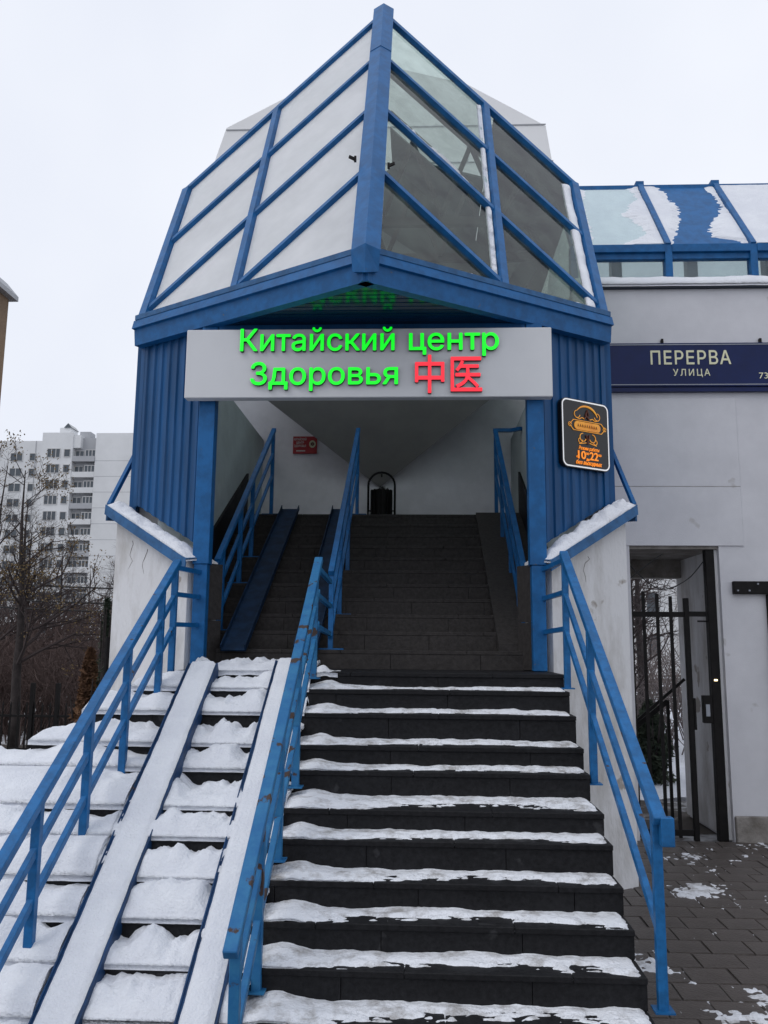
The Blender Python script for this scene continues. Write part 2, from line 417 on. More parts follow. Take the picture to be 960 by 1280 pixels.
# ================================================================== LOWER STAIRCASE
NY = [6.20, 5.988, 5.769, 5.532, 5.351, 4.982, 4.782, 4.573, 4.368, 4.158, 3.93, 3.70, 3.47]
NZ = [1.742, 1.628, 1.481, 1.299, 1.168, 1.009, 0.885, 0.725, 0.586, 0.446, 0.300, 0.150, 0.0]
XR = 1.048
XL = [-1.80, -2.05, -2.30, -2.55, -2.80, -3.05, -3.30, -3.55, -3.80, -4.05, -4.30, -4.55, -4.8]
YB = 7.9
st = thing('stone_staircase', 'lower outdoor flight of dark granite steps under patchy snow', 'stairs', (-0.4, 5.0, 0))
rng = random.Random(3)
for k in range(12):
    y0, z1, z0 = NY[k], NZ[k], NZ[k+1]
    yb = 6.95 if k == 0 else NY[k-1]
    # core: front run plus the return along the left side
    c = MB()
    c.box(XL[k]+0.022, XR-0.022, y0+0.024, yb+0.03, -0.28, z1-0.034)
    if k > 0: c.box(XL[k]+0.022, XL[k-1]+0.05, yb+0.031, YB, -0.28, z1-0.036)
    step = c.build('step', MT['core'], st)
    # riser slabs
    def cuts(a, b, step_len):
        xs = [a]; x = a + rng.uniform(0.35, 1)*step_len
        while x < b - 0.25: xs.append(x); x += step_len*rng.uniform(0.85, 1.15)
        xs.append(b); return xs
    xs = cuts(XL[k], XR, 0.78)
    for a, b in zip(xs, xs[1:]):
        d = rng.uniform(-0.002, 0.002)
        MB().box(a+.002, b-.002, y0+d, y0+0.023, z0+0.003, z1-0.032).build('riser_slab', MT['granite'], step)
    xs = cuts(XL[k], XR, 0.9)
    for a, b in zip(xs, xs[1:]):
        MB().box(a+.0005, b-.0005, y0-0.012, yb-0.002, z1-0.03, z1+rng.uniform(-.001,.001)).build('tread_slab', MT['granite'], step, bevel=0.004)
    MB().box(XR-0.021, XR-0.001, y0+0.024, yb+0.02, max(z0-0.4, -0.2), z1-0.031).build('end_slab', MT['granite'], step)
    if k > 0:
        MB().box(XL[k]+0.002, XL[k]+0.021, y0+0.026, YB, z0+0.003, z1-0.032).build('side_slab', MT['granite_dry'], step)
        MB().box(XL[k]-0.01, XL[k-1], yb+0.003, YB, z1-0.03, z1).build('tread_slab', MT['granite_dry'], step)

# snow: trodden and thin on the open right half, deep on the left
def riser_of(k): return NZ[k-1]-NZ[k] if k > 0 else 0.15
mbR = MB(); mbM = MB(); mbL = MB()
for k in range(0, 13):
    y0 = NY[k]-0.005; yb = NY[k-1]-0.001 if k > 0 else 6.62
    d = yb-y0; z = NZ[k]; rs = riser_of(k)
    seed = k*7.31
    # right part: X -0.80 .. XR
    foot = [(rng.uniform(-0.5, 0.9), rng.uniform(0.15, 0.7), rng.uniform(0.30, 0.5)) for _ in range(rng.choice((1, 2, 3)))]; wk = rng.uniform(-0.12, 0.22); mc = 0.28+rng.uniform(-.18, .18)
    def hR(u, q, k=k, d=d, seed=seed, foot=foot, wk=wk, mc=mc):
        s = q/d; x = -0.80+u
        mid = math.exp(-((x-mc)/0.58)**2)
        base = 0.0135*min(1, s*3.0) + 0.008*fbm(x*2.6, s*1.6, seed) + 0.007*fbm(x*11, q*16, seed+3)
        for fx, fs_, fl in foot:
            base -= 0.011*math.exp(-((x-fx)/0.07)**2-((s-fs_)/fl)**2)
        streak = fbm(x*5, q*55, seed+9, 5)*0.5 + fbm(x*17, q*45, seed+5, 4)*0.5
        wear = mid*(1.42-s*1.75+wk) + 0.8*streak*(0.35+mid) + (0.3 if k == 0 else 0) + 0.12*fbm(x*2.3, 0, seed+31)
        h = base - 0.045*max(0, wear-0.16)
        if k in (0, 1, 2, 3, 4): h += 0.008*(s-0.45)
        if k == 0: h -= 0.03
        h += 0.032*math.exp(-((x+0.66)/0.10)**2)*(0.25+0.75*s) * (1 if k else 0.2)
        h -= 0.05*max(0, (x-(XR-0.05))/0.06)**2
        return max(-0.012, h + 0.002)
    if k <= 10: heightsheet(mbR, V((-0.80, y0, z)), V((1,0,0)), V((0,1,0)), V((0,0,1)), XR+0.80, d, hR, res=0.014, skirt=0.008)
    # between the two ramps
    def hM(u, q, k=k, d=d, seed=seed, rs=rs):
        s = min(1, q/d); x = -1.69+u
        big = min(1.0, max(0.10, 0.52+0.85*fbm(x*4.2, k*3.7, 5.0) + 0.32*fbm(x*9, q*7, seed+1)))
        h = 0.012 + rs*(0.20+0.72*max(0.02, big))*min(1.0, (s*1.55)**0.8) + 0.011*fbm(x*18, q*18, seed, 5)
        e = q
        if e < 0.035: h *= 0.22+0.78*math.sqrt(max(e,0)/0.035)
        if k == 0: h *= 0.75
        return max(0.003, min(h, rs*1.08))
    if k <= 10: heightsheet(mbM, V((-1.71, y0-0.012, z)), V((1,0,0)), V((0,1,0)), V((0,0,1)), 0.93, d+0.012, hM, res=0.014, skirt=0.022)
    # left of the ramps, smooth and deep
    xa = XL[k]+0.01
    def hL(u, q, k=k, d=d, seed=seed, rs=rs, xa=xa):
        s = min(1, q/d); x = xa+u
        big = (0.28 if k <= 4 else 0.60)+0.70*fbm(x*2.1, k*2.9, 8.0)+0.30*fbm(x*5, q*5, seed+1)
        h = 0.03 + rs*(0.15+0.85*max(0.1, big))*min(1.0, (s*1.5)**0.75) + 0.010*fbm(x*11, q*11, seed, 5)
        e = min(q, u)
        if e < 0.05: h *= 0.25+0.75*math.sqrt(max(e,0)/0.05)
        return max(0.003, min(h, rs*1.02))
    if k > 0:
        heightsheet(mbL, V((xa-0.02, y0-0.018, z)), V((1,0,0)), V((0,1,0)), V((0,0,1)), -1.69-xa, d+0.018, hL, res=0.022, skirt=0.03)
        # the return on the left side
        def hS(u, q, k=k, seed=seed):
            x = xa+u; e = min(u, 0.27-u)
            return 0.025*min(1, max(0.1, u/0.06)) + 0.045*max(0, u/0.25)**1.5 + 0.012*fbm(x*5, q*4, seed)
        if k > 1: heightsheet(mbL, V((xa-0.02, yb, z)), V((1,0,0)), V((0,1,0)), V((0,0,1)), 0.26, YB-yb, hS, res=0.03, skirt=0.03)
tag(mbR.build('snow', MT['snow_trod'], smooth=True), 'thin trodden snow on the open right half of the steps', 'snow', kind='stuff')
tag(mbM.build('snow', MT['snow'], smooth=True), 'lumpy snow heaped on the steps between the two ramps', 'snow', kind='stuff')
tag(mbL.build('snow', MT['snow'], smooth=True), 'deep smooth snow on the steps left of the ramps', 'snow', kind='stuff')

# ------------------------------------------------------------------ wheel ramps (channels) outdoors
def ramp(x0, x1, ytop, ztop, ybot, zbot, label, m, snow_label=None, group='steel wheel ramps on the lower steps'):
    c0 = V(((x0+x1)/2, ybot, zbot)); c1 = V(((x0+x1)/2, ytop, ztop)); d = (c1-c0).normalized(); n = V((1,0,0)).cross(d); W = x1-x0
    t = thing('wheel_ramp', label, 'ramp', c0, group)
    MB().bar(c0, c1, W, 0.012, n).build('base_plate', m, t)
    for sx in (-1, 1):
        o = V((sx*(W/2-0.004), 0, 0)) - n*0.034
        MB().bar(c0+o, c1+o, 0.007, 0.098, n).build('side_flange', m, t)
    if snow_label:
        mb = MB(); Ls = (c1-c0).length
        def h(u, q):
            e = min(q, W-0.03-q)
            return 0.022 + 0.005*fbm(u*1.6, q*6, x0*9) + 0.004*fbm(u*9, q*9, x0*5) - 0.020*max(0, 1-e/0.012) + 0.010*math.sin(PI*q/(W-0.03)) - 0.007*math.exp(-((q-0.35*W-0.006*math.sin(u*2))/0.012)**2) - 0.004*math.exp(-((q-0.62*W)/0.016)**2)*(0.5+fbm(u*1.1, 1, x0))
        heightsheet(mb, c0 - V((W/2-0.015,0,0)) + n*0.0, V((1,0,0)).cross(n).normalized()*-1 if False else d, V((1,0,0)), n, Ls, W-0.03, h, res=0.018, skirt=0.02)
        # sheet runs U=d, W=X: flip faces so normals point up
        mb.f = [tuple(reversed(f)) for f in mb.f]
        tag(mb.build('snow', MT['snow'], smooth=True), snow_label, 'snow', kind='stuff')
    return t
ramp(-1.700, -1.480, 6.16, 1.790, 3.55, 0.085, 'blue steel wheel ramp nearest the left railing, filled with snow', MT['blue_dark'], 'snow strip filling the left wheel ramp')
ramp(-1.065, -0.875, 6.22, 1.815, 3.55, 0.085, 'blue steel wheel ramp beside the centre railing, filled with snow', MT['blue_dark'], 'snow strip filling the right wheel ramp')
# heaps on the landing edge above the ramps
mb = MB()
def hH(u, q):
    x = -1.62+u
    a = 0.075*math.exp(-((x+1.12)/0.16)**2) + 0.045*math.exp(-((x+0.92)/0.12)**2) + 0.022*math.exp(-((x+1.45)/0.2)**2)+0.05*math.exp(-((x+0.72)/0.05)**2)
    return a*max(0, 1-abs(q-0.14)/0.16) + 0.012*fbm(x*9, q*9, 2) - 0.006
heightsheet(mb, V((-1.62, 6.18, 1.744)), V((1,0,0)), V((0,1,0)), V((0,0,1)), 1.02, 0.3, hH, res=0.015, skirt=0.03)
tag(mb.build('snow', MT['snow'], smooth=True), 'small snow heaps on the landing edge above the ramps', 'snow', kind='stuff')

# ------------------------------------------------------------------ railings of the lower flight
def railing(label, p0, p1, m, posts, mids, x_post, group='blue railings of the lower steps', top_w=0.06, top_h=0.045, stub=None):
    """p0 upper end, p1 lower end of the handrail"""
    t = thing('stair_railing', label, 'railing', (x_post, p1[1], 0), group)
    p0, p1 = V(p0), V(p1)
    MB().bar(p0, p1, top_w, top_h, ext=0.01).build('handrail', m, t, bevel=0.004)
    pe = p1.lerp(p0, (min(y for y, z in posts)-p1.y)/(p0.y-p1.y))
    for dz in mids:
        MB().bar(p0+V((0,0,-dz)), pe+V((0,0,-dz)), 0.032, 0.04).build('middle_rail', m, t, bevel=0.003)
    for (y, zb) in posts:
        s = (y-p1.y)/(p0.y-p1.y); q = p1.lerp(p0, s)
        MB().bar((q.x, y, zb), (q.x, y, q.z-0.022), 0.045, 0.045, (0,1,0)).build('post', m, t, bevel=0.004)
        MB().box(q.x-0.045, q.x+0.045, y-0.045, y+0.045, zb, zb+0.008).build('foot_plate', m, t)
    return t
tR = railing('blue steel railing along the right edge of the lower steps', (1.066, 6.20, 2.620), (1.116, 4.10, 1.150), MT['blue_rail'],
        [(6.17, 1.64), (5.42, 1.10), (4.16, 0.305)], [0.285, 0.55], 1.10)
MB().bar((1.148, 4.10, 1.165), (1.148, 4.10, 1.035), 0.062, 0.05, (0,1,0)).build('rail_end', MT['blue_rail'], tR, bevel=0.004)
tL = railing('blue steel railing left of the snowy ramps', (-1.859, 6.30, 2.554), (-1.88, 3.30, 0.590), MT['blue_rail'],
        [(6.26, 1.60), (5.97, 1.48), (5.34, 1.06), (4.78, 0.78), (4.20, 0.34), (3.5, 0.1)], [0.235, 0.47], -1.85)
tC = railing('chipped blue steel railing between the ramps and the open steps', (-0.757, 6.20, 2.567), (-0.757, 3.55, 0.715), MT['blue_worn'],
        [(6.02, 1.70), (5.25, 1.08), (4.66, 0.80), (4.14, 0.35), (3.66, 0.10)], [0.235, 0.47], -0.757)
# short bars tying the railings to the porch posts
for dz in (0.05, 0.285, 0.55):
    MB().bar((1.066, 6.17, 2.62-dz), (0.985, 6.80, 2.60-dz), 0.03, 0.035).build('link_bar', MT['blue'], tR)
    MB().bar((-1.859, 6.27, 2.554-dz*0.86), (-1.80, 6.80, 2.56-dz*0.86), 0.03, 0.035).build('link_bar', MT['blue'], tL)
    MB().bar((-0.757, 6.16, 2.545-dz*0.86), (-0.745, 6.93, 2.50-dz*0.86), 0.03, 0.035).build('link_bar', MT['blue_worn'], tC)

# ================================================================== UPPER STAIRCASE (inside the porch)
su = thing('stone_staircase', 'upper flight of dark steps rising inside the porch', 'stairs', (-0.4, 8, 1.742))
NU = 11; R_U = (3.455-1.742)/NU; T_U = (9.67-6.95)/(NU-1)
rng = random.Random(5)
for k in range(NU):
    y = 6.95 + k*T_U; z0 = 1.742 + k*R_U; z1 = z0 + R_U
    ye = y + T_U + 0.03 if k < NU-1 else 10.80
    s_ = MB().box(-2.095, 1.195, y+0.022, ye, 0.6, z1-0.034).build('step', MT['core'], su)
    xs = [-2.095]; x = -2.095 + rng.uniform(0.2, 0.6)
    while x < 0.95: xs.append(x); x += rng.uniform(0.55, 0.75)
    xs.append(1.195)
    for a, b in zip(xs, xs[1:]):
        dd = rng.uniform(-.003, .003)
        MB().box(a+.002, b-.002, y+dd*0.5, y+0.021, z0+0.001, z1-0.0325).build('riser_slab', MT['granite_dry'], s_)
    xs2 = [-2.095, -1.3+rng.uniform(-.2,.2), -0.5+rng.uniform(-.2,.2), 0.4+rng.uniform(-.2,.2), 1.195]
    for a, b in zip(xs2, xs2[1:]):
        MB().box(a+.001, b-.001, y-0.003, ye-0.03, z1-0.0315, z1).build('tread_slab', MT['granite_dry'], s_, bevel=0.003)
# sloped granite stringer at the right, low dado along both walls
slope = R_U/T_U
def sloped(x0, x1, dz, y0=7.02, y1=9.68):
    za = 1.742+(y0-6.95)*slope; zb = 1.742+(y1-6.95)*slope
    return MB().prism([(x0,y0,za-0.3),(x0,y1,zb-0.3),(x0,y1,zb+dz),(x0,y0,za+dz)], (x1-x0,0,0))
sloped(0.655, 1.193, R_U+0.02).build('stringer', MT['granite_dry'], su)
sloped(1.17, 1.197, 0.62, 7.0, 9.8).build('dado', MT['granite'], su)
sloped(-2.097, -2.07, 0.60, 7.0, 9.8).build('dado', MT['granite'], su)
def iramp(x0, x1, label):
    t = thing('wheel_ramp', label, 'ramp', ((x0+x1)/2, 6.98, 1.75), 'steel wheel ramps on the upper steps')
    c0 = V(((x0+x1)/2, 6.90, 1.79)); c1 = V(((x0+x1)/2, 9.70, 1.79+2.80*slope+0.02)); d = (c1-c0).normalized(); n = V((1,0,0)).cross(d)
    c0 += n*0.11; c1 += n*0.11
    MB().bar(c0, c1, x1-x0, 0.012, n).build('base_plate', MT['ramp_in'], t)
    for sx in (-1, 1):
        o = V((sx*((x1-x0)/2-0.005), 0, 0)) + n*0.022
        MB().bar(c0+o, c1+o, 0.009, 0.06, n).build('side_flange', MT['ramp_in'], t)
iramp(-1.63, -1.42, 'bare blue wheel ramp on the upper steps, left one')
iramp(-1.03, -0.83, 'bare blue wheel ramp on the upper steps beside the centre railing')
def inner_rail(label, X, y0, y1, ztop0, ztop1, posts, m=MT['blue'], extra=None):
    t = thing('stair_railing', label, 'railing', (X, y0, 1.75), 'blue railings of the upper steps')
    a = V((X, y0, ztop0)); b = V((X, y1, ztop1))
    MB().bar(a, b, 0.05, 0.045, ext=0.01).build('handrail', m, t, bevel=0.003)
    for dz in (0.28, 0.54):
        MB().bar(a-V((0,0,dz)), b-V((0,0,dz)), 0.03, 0.03).build('middle_rail', m, t)
    for y, zb in posts:
        s = (y-y0)/(y1-y0); q = a.lerp(b, s)
        MB().bar((X, y, zb), (X, y, q.z-0.02), 0.04, 0.04, (0,1,0)).build('post', m, t)
        MB().box(X-0.11, X+0.11, y-0.03, y+0.03, zb-0.008, zb+0.012).build('foot_plate', m, t)
    return t
def zstep(y): return 1.742 + R_U*(1+int((y-6.95)/T_U)) if y < 9.67 else 3.455
tiL = inner_rail('blue railing along the left wall of the upper steps', -1.77, 7.20, 9.75, 2.66, 4.50, [(y, zstep(y)) for y in (7.38, 8.08, 8.62, 9.72)])
tiC = inner_rail('blue railing down the middle of the upper steps', -0.745, 6.98, 9.75, 2.54, 4.50, [(y, zstep(y)) for y in (7.02, 7.75, 8.55, 9.72)])
tiR = inner_rail('blue railing along the right wall of the upper steps', 0.90, 7.23, 9.75, 2.60, 4.49, [(y, zstep(y)) for y in (7.62, 8.25, 9.05, 9.72)])
MB().bar((0.90, 9.75, 4.49), (1.10, 9.75, 4.49), 0.05, 0.04).build('rail_return', MT['blue'], tiR)
MB().bar((1.10, 9.75, 4.49), (1.19, 9.55, 4.46), 0.05, 0.04).build('rail_return', MT['blue'], tiR)
for dz in (0.02, 0.28):
    MB().bar((-1.80, 6.90, 2.50-dz*0.9), (-1.77, 7.20, 2.66-dz), 0.03, 0.035).build('link_bar', MT['blue'], tiL)
    MB().bar((0.97, 6.90, 2.45-dz*0.9), (0.90, 7.23, 2.60-dz), 0.03, 0.035).build('link_bar', MT['blue'], tiR)

# ================================================================== PORCH
po = thing('glazed_entrance_porch', 'blue metal stair porch with pointed glass roof and lit sign over the opening', 'porch', (-0.43, 6.9, 0))
TH = math.radians(59.5); A_ = V((0, math.cos(TH), math.sin(TH)))
TIP = V((-0.41, 5.90, 4.85)); EL = V((-2.58, 7.20, 4.85)); ER = V((1.67, 7.20, 4.85))
def face(side, s, t, off=0.0):
    E = EL if side < 0 else ER
    n = ((E-TIP).cross(A_)).normalized()
    if n.y > 0: n = -n
    return TIP + (E-TIP)*s + A_*t + n*off
def ttop(s): return 4.60 - 2.38*s
CUT = [0.0, 1.05, 2.15, 3.28]
for side in (-1, 1):
    E = EL if side < 0 else ER
    n = ((E-TIP).cross(A_)).normalized()
    if n.y > 0: n = -n
    gm = MT['glass_frost'] if side < 0 else MT['glass']
    # panes between ridge, mullion, end bar and the sloping glazing bars
    for s0, s1 in ((0.05, 0.512), (0.545, 0.955)):
        for i in range(4):
            d0 = CUT[i]+0.035; d1 = (CUT[i+1]-0.035) if i < 3 else 9
            poly = [(s0, ttop(s0)-d1), (s1, ttop(s1)-d1), (s1, ttop(s1)-d0), (s0, ttop(s0)-d0)]
            poly = clip_poly(poly, lambda p: p[1]-0.07)
            if len(poly) < 3: continue
            if max(p[1] for p in poly) - min(p[1] for p in poly) < 0.08: continue
            MB().prism([face(side, s, t, 0.0) for s, t in poly], -n*0.008).build('glass_pane', gm, po)
    # sloping bars
    for i in range(4):
        d = CUT[i]; sA = 0.03; sB = 0.985
        tB = ttop(sB)-d
        if tB < 0.04:      # ends on the eave
            sB = (4.60-d-0.04)/2.38; tB = ttop(sB)-d
        a = face(side, sA, ttop(sA)-d, 0.012); b = face(side, sB, tB, 0.012)
        MB().bar(a, b, 0.048 if i else 0.065, 0.06, n).build('glazing_bar', MT['blue'], po)
    # mullion and end bar, both leaning back
    MB().bar(face(side, 0.528, 0.02, 0.016), face(side, 0.528, ttop(0.528)-0.03, 0.016), 0.066, 0.07, n).build('mullion', MT['blue'], po)
    MB().bar(face(side, 0.977, 0.02, 0.016), face(side, 0.977, ttop(0.977), 0.016), 0.088, 0.075, n).build('end_bar', MT['blue'], po)
    # thin light trim under the glass, then the fascia, as a folded profile along the eave
    e = (E-TIP).normalized(); out = V((e.y, -e.x, 0)) if side > 0 else V((-e.y, e.x, 0))
    if out.y > 0: out = -out
    MB().bar(TIP+out*0.03+V((0,0,0.03)), E+out*0.03+V((0,0,0.03)), 0.06, 0.045).build('eave_trim', MT['trim'], po)
    def prof(P): return [P+out*0.055+V((0,0,0.006)), P+out*0.075+V((0,0,-0.075)), P+out*0.045+V((0,0,-0.08)), P+out*0.03+V((0,0,-0.225)), P-out*0.05+V((0,0,-0.225)), P-out*0.05+V((0,0,0.006))]
    pa, pb = prof(TIP - e*0.045), prof(E + e*0.02)
    m2 = MB(); m2.add(pa+pb, [(0,1,7,6),(1,2,8,7),(2,3,9,8),(3,4,10,9),(4,5,11,10),(5,0,6,11),(5,4,3,2,1,0),(6,7,8,9,10,11)])
    m2.build('eave_fascia', MT['blue'], po)
# ridge cover: a folded V sheet in overlapping lengths
nl = ((EL-TIP).cross(A_)).normalized(); nl = -nl if nl.y > 0 else nl
nr = ((ER-TIP).cross(A_)).normalized(); nr = -nr if nr.y > 0 else nr
def ridge_piece(t0, t1, lift):
    eL = (EL-TIP).normalized(); eR = (ER-TIP).normalized(); nm = (nl+nr).normalized()
    wL = A_.cross(nl).normalized(); wL = wL if wL.x < 0 else -wL
    wR = A_.cross(nr).normalized(); wR = wR if wR.x > 0 else -wR
    def sec(t):
        P = TIP + A_*t + nm*(0.10+lift)
        return [P, P+wL*0.125-nm*0.0, P+wL*0.125-nl*0.09, P+wR*0.125-nr*0.09, P+wR*0.125]
    a, b = sec(t0), sec(t1)
    m2 = MB(); m2.add(a+b, [(0,1,6,5),(1,2,7,6),(2,3,8,7),(3,4,9,8),(4,0,5,9),(4,3,2,1,0),(5,6,7,8,9)])
    return m2.build('ridge_cover', MT['blue'], po)
ridge_piece(-0.02, 0.98, 0.006); ridge_piece(0.93, 3.62, 0.0); ridge_piece(3.56, 4.68, 0.006)
# little folded cap under the tip
mb = MB(); P = TIP + V((0, -0.10, -0.02))
mb.add([P+V((-.11,.03,.03)), P+V((0,-.02,.06)), P+V((.11,.03,.03)), P+V((.10,.06,-.13)), P+V((0,.0,-.16)), P+V((-.10,.06,-.13)), P+V((0,.2,-.1))],
       [(0,1,4,5),(1,2,3,4),(0,5,6),(2,6,3),(5,4,6),(4,3,6),(0,6,1),(1,6,2)])
mb.build('tip_cap', MT['blue'], po)
for sx, tt in ((-1, 1.30), (1, 1.18)):
    P = TIP + A_*tt + (nl if sx < 0 else nr)*0.06 + V((sx*0.115, -0.04, 0))
    m2 = MB(); m2.bar(P, P+V((sx*0.05,-0.03,0.01)), 0.014, 0.025); m2.bar(P+V((0,0,-0.02)), P+V((0,0,0.03)), 0.02, 0.02, (0,1,0)); m2.build('bracket', MT['black_iron'], po)

# soffit: strips running across under the point
y = 5.98; w_ = 0.075
while y < 7.02:
    s = max(0.0, min(1, (y-5.90)/1.30)); x0 = lerp(TIP.x, EL.x, s)+0.03; x1 = lerp(TIP.x, ER.x, s)-0.03
    s2 = max(0, min(1, (y+w_-5.90)/1.30)); xa = lerp(TIP.x, EL.x, s2)+0.03; xb = lerp(TIP.x, ER.x, s2)-0.03
    z = 4.632
    MB().prism([(x0,y+.003,z),(x1,y+.003,z),(xb,y+w_-.012,z),(xa,y+w_-.012,z)], (0,0,0.012)).build('soffit_strip', MT['soffit'], po)
    y += w_
MB().prism([(TIP.x, 6.0, 4.646), (EL.x+.06, 7.24, 4.646), (ER.x-.06, 7.24, 4.646)], (0,0,0.03)).build('soffit_board', MT['black_gap'], po)

# corrugated wings with their sloping sill, under the eave
def wing(side):
    E = EL if side < 0 else ER
    e = (E-TIP).normalized(); out = V((-e.y, e.x, 0)) if side < 0 else V((e.y, -e.x, 0))
    if out.y > 0: out = -out
    base = TIP + out*(-0.065)
    u0 = (1.62 if side < 0 else 1.70); u1 = (E-TIP).length - 0.02
    if side > 0: u0 = 1.60
    def zb(u): return lerp(2.70, 3.16, (u-u0)/(u1-u0))
    def pt(u, o, z): return V((base.x+e.x*u+out.x*o, base.y+e.y*u+out.y*o, z))
    # rib profile
    prof = []; u = u0; i = 0; pitch = 0.098
    while u < u1-0.02:
        for du, o in ((0,0),(0.045,0),(0.055,0.016),(0.088,0.016)): 
            if u+du < u1: prof.append((u+du, o))
        u += pitch
    prof.append((u1, 0))
    m2 = MB(); n = len(prof)
    for q, o in prof: m2.v.append(pt(q, o, zb(q)))
    for q, o in prof: m2.v.append(pt(q, o, 4.632))
    for q, o in prof: m2.v.append(pt(q, -0.03, zb(q)))
    for q, o in prof: m2.v.append(pt(q, -0.03, 4.632))
    for i in range(n-1):
        m2.f.append((i, i+1, n+i+1, n+i)); m2.f.append((2*n+i+1, 2*n+i, 3*n+i, 3*n+i+1)); m2.f.append((i+1, i, 2*n+i, 2*n+i+1))
    m2.f.append((0, n, 3*n, 2*n)); m2.f.append((n-1, 3*n-1, 4*n-1, 2*n-1))
    m2.build('corrugated_panel', MT['blue_sheet'], po)
    # dark corner trim at the outer edge
    MB().bar(pt(u1+0.012, 0.0, zb(u1)-0.02), pt(u1+0.012, 0.0, 4.63), 0.03, 0.05, e).build('corner_trim', MT['blue_sheet'], po)
    # white pier under the sill and dark granite cheek beside it
    ua, ub = u0+0.10, u1+0.13
    if side > 0: ua = u0+0.12
    def zs(u): return lerp(2.62, 3.075, (u-u0)/(u1-u0))
    pier = MB().prism([pt(ua, 0.10, -0.3), pt(ub, 0.10, -0.3), pt(ub, 0.10, zs(ub)-.05), pt(ua, 0.10, zs(ua)-.05)], -out*0.34)
    pier_o = pier.build('pier', MT['plaster_old'], po)
    MB().prism([pt(u0+0.02, -0.02, 1.75), pt(ua-0.003, 0.03, 1.75), pt(ua-0.003, 0.03, 2.13), pt(u0+0.02, -0.02, 2.13)], -out*0.2).build('cheek_slab', MT['granite_dry'], po)
    MB().prism([pt(u0+0.02, -0.02, 2.136), pt(ua-0.003, 0.03, 2.136), pt(ua-0.003, 0.03, 2.60), pt(u0+0.02, -0.02, 2.60)], -out*0.2).build('cheek_slab', MT['granite_dry'], po)
    # sill tray, folded, running down towards the opening and returning at the outer corner
    sa, sb = u0+0.03, ub+0.05
    tray = MB()
    tray.prism([pt(sa, 0.0, zs(sa)), pt(sb, 0.0, zs(sb)), pt(sb, 0.20, zs(sb)-0.03), pt(sa, 0.20, zs(sa)-0.03)], (0,0,0.012))
    tray.prism([pt(sa, 0.20, zs(sa)-0.03), pt(sb, 0.20, zs(sb)-0.03), pt(sb, 0.205, zs(sb)-0.105), pt(sa, 0.205, zs(sa)-0.105)], -out*0.012)
    tray.build('sill_tray', MT['trim'], po)
    q = V((sx_ := (1 if side > 0 else -1), 0, 0))
    P0 = pt(sb, 0.17, zs(sb)-0.02)
    fin = MB().prism([P0, P0+V((0,0.30,0.02)), P0+V((0,0.30,-0.10)), P0+V((0,0,-0.14))], (0.014*side,0,0)); fin.build('sill_end', MT['trim'], po)
    MB().bar(P0+V((0,0.02,0.0)), P0+V((-0.10*side,0.40,0.60)), 0.05, 0.03, (side,0,0)).build('side_flashing', MT['blue'], po)
    # snow lying in the tray
    U = (pt(sb, 0.1, zs(sb)) - pt(sa, 0.1, zs(sa))); lu = U.length; U.normalize()
    Nn = V((0,0,1))
    m3 = MB()
    amp = 0.035 if side < 0 else 0.10
    def h(u, q):
        w0 = 0.19; e1 = max(0, math.sin(PI*min(1, max(0, q/w0))))**0.5
        k = 0.02+amp*(0.55+0.75*fbm(u*5.5, q*5, 3+side))*(1 if side < 0 else (0.25+0.75*min(1,u/0.5)))
        k += 0.012*fbm(u*14, q*14, 6)
        tip = min(1, u/0.08, (lu-u)/0.05)
        return max(-0.02, k*e1*max(0, tip)) - 0.15*q
    heightsheet(m3, pt(sa, 0.005, zs(sa)+0.008), U, out, Nn, lu, 0.19, h, res=0.014, skirt=0.02)
    if side < 0: m3.f = [tuple(reversed(f)) for f in m3.f] if False else m3.f
    lab = 'smooth snow strip on the sloping sill of the left wing' if side < 0 else 'lumpy thick snow on the sloping sill of the right wing'
    tag(m3.build('snow', MT['snow'], smooth=True), lab, 'snow', kind='stuff')
    if side > 0:
        # a second clump at the outer corner
        m4 = MB()
        def h2(u, q): return max(-0.02, 0.105*math.exp(-((u-0.12)/0.085)**4-((q-0.10)/0.075)**4)*(1+0.25*fbm(u*12,q*12,4))-0.012) - 0.15*q
        heightsheet(m4, pt(sb-0.24, 0.005, zs(sb-0.24)+0.012), U, out, Nn, 0.23, 0.19, h2, res=0.012, skirt=0.02)
        tag(m4.build('snow', MT['snow'], smooth=True), 'rounded snow clump at the outer corner of the right sill', 'snow', kind='stuff')
    # cracks in the pier plaster, as shallow open seams
    rr = random.Random(11+side)
    for c in range(3 if side < 0 else 2):
        uu = rr.uniform(ua+0.1, ub-0.12); zz = zs(uu)-0.15-rr.uniform(0,0.1); pts = []
        for i in range(6):
            pts.append(pt(uu, 0.1012, zz)); uu += rr.uniform(-0.05, 0.05); zz -= rr.uniform(0.015, 0.07)
        MB().tube(pts, [0.003,0.0025,0.003,0.0015,0.002,0.0008], 4).build('plaster_crack', MT['crack'], pier_o)
    return u0, u1, pt, out, e
WL = wing(-1); WR = wing(1)
# portal posts and head
for side, x in ((-1, -1.80), (1, 0.955)):
    yv = 6.80 if side < 0 else 6.78
    MB().box(x-0.055, x+0.055, yv-0.05, yv+0.05, 1.745, 2.585).build('portal_post', MT['blue'], po, bevel=0.004)
    MB().box(x-0.068, x+0.068, yv-0.06, yv+0.06, 2.586, 4.63).build('portal_post', MT['blue'], po, bevel=0.004)
MB().box(-1.72, 0.88, 6.72, 6.86, 4.02, 4.63).build('portal_head', MT['blue_sheet'], po)
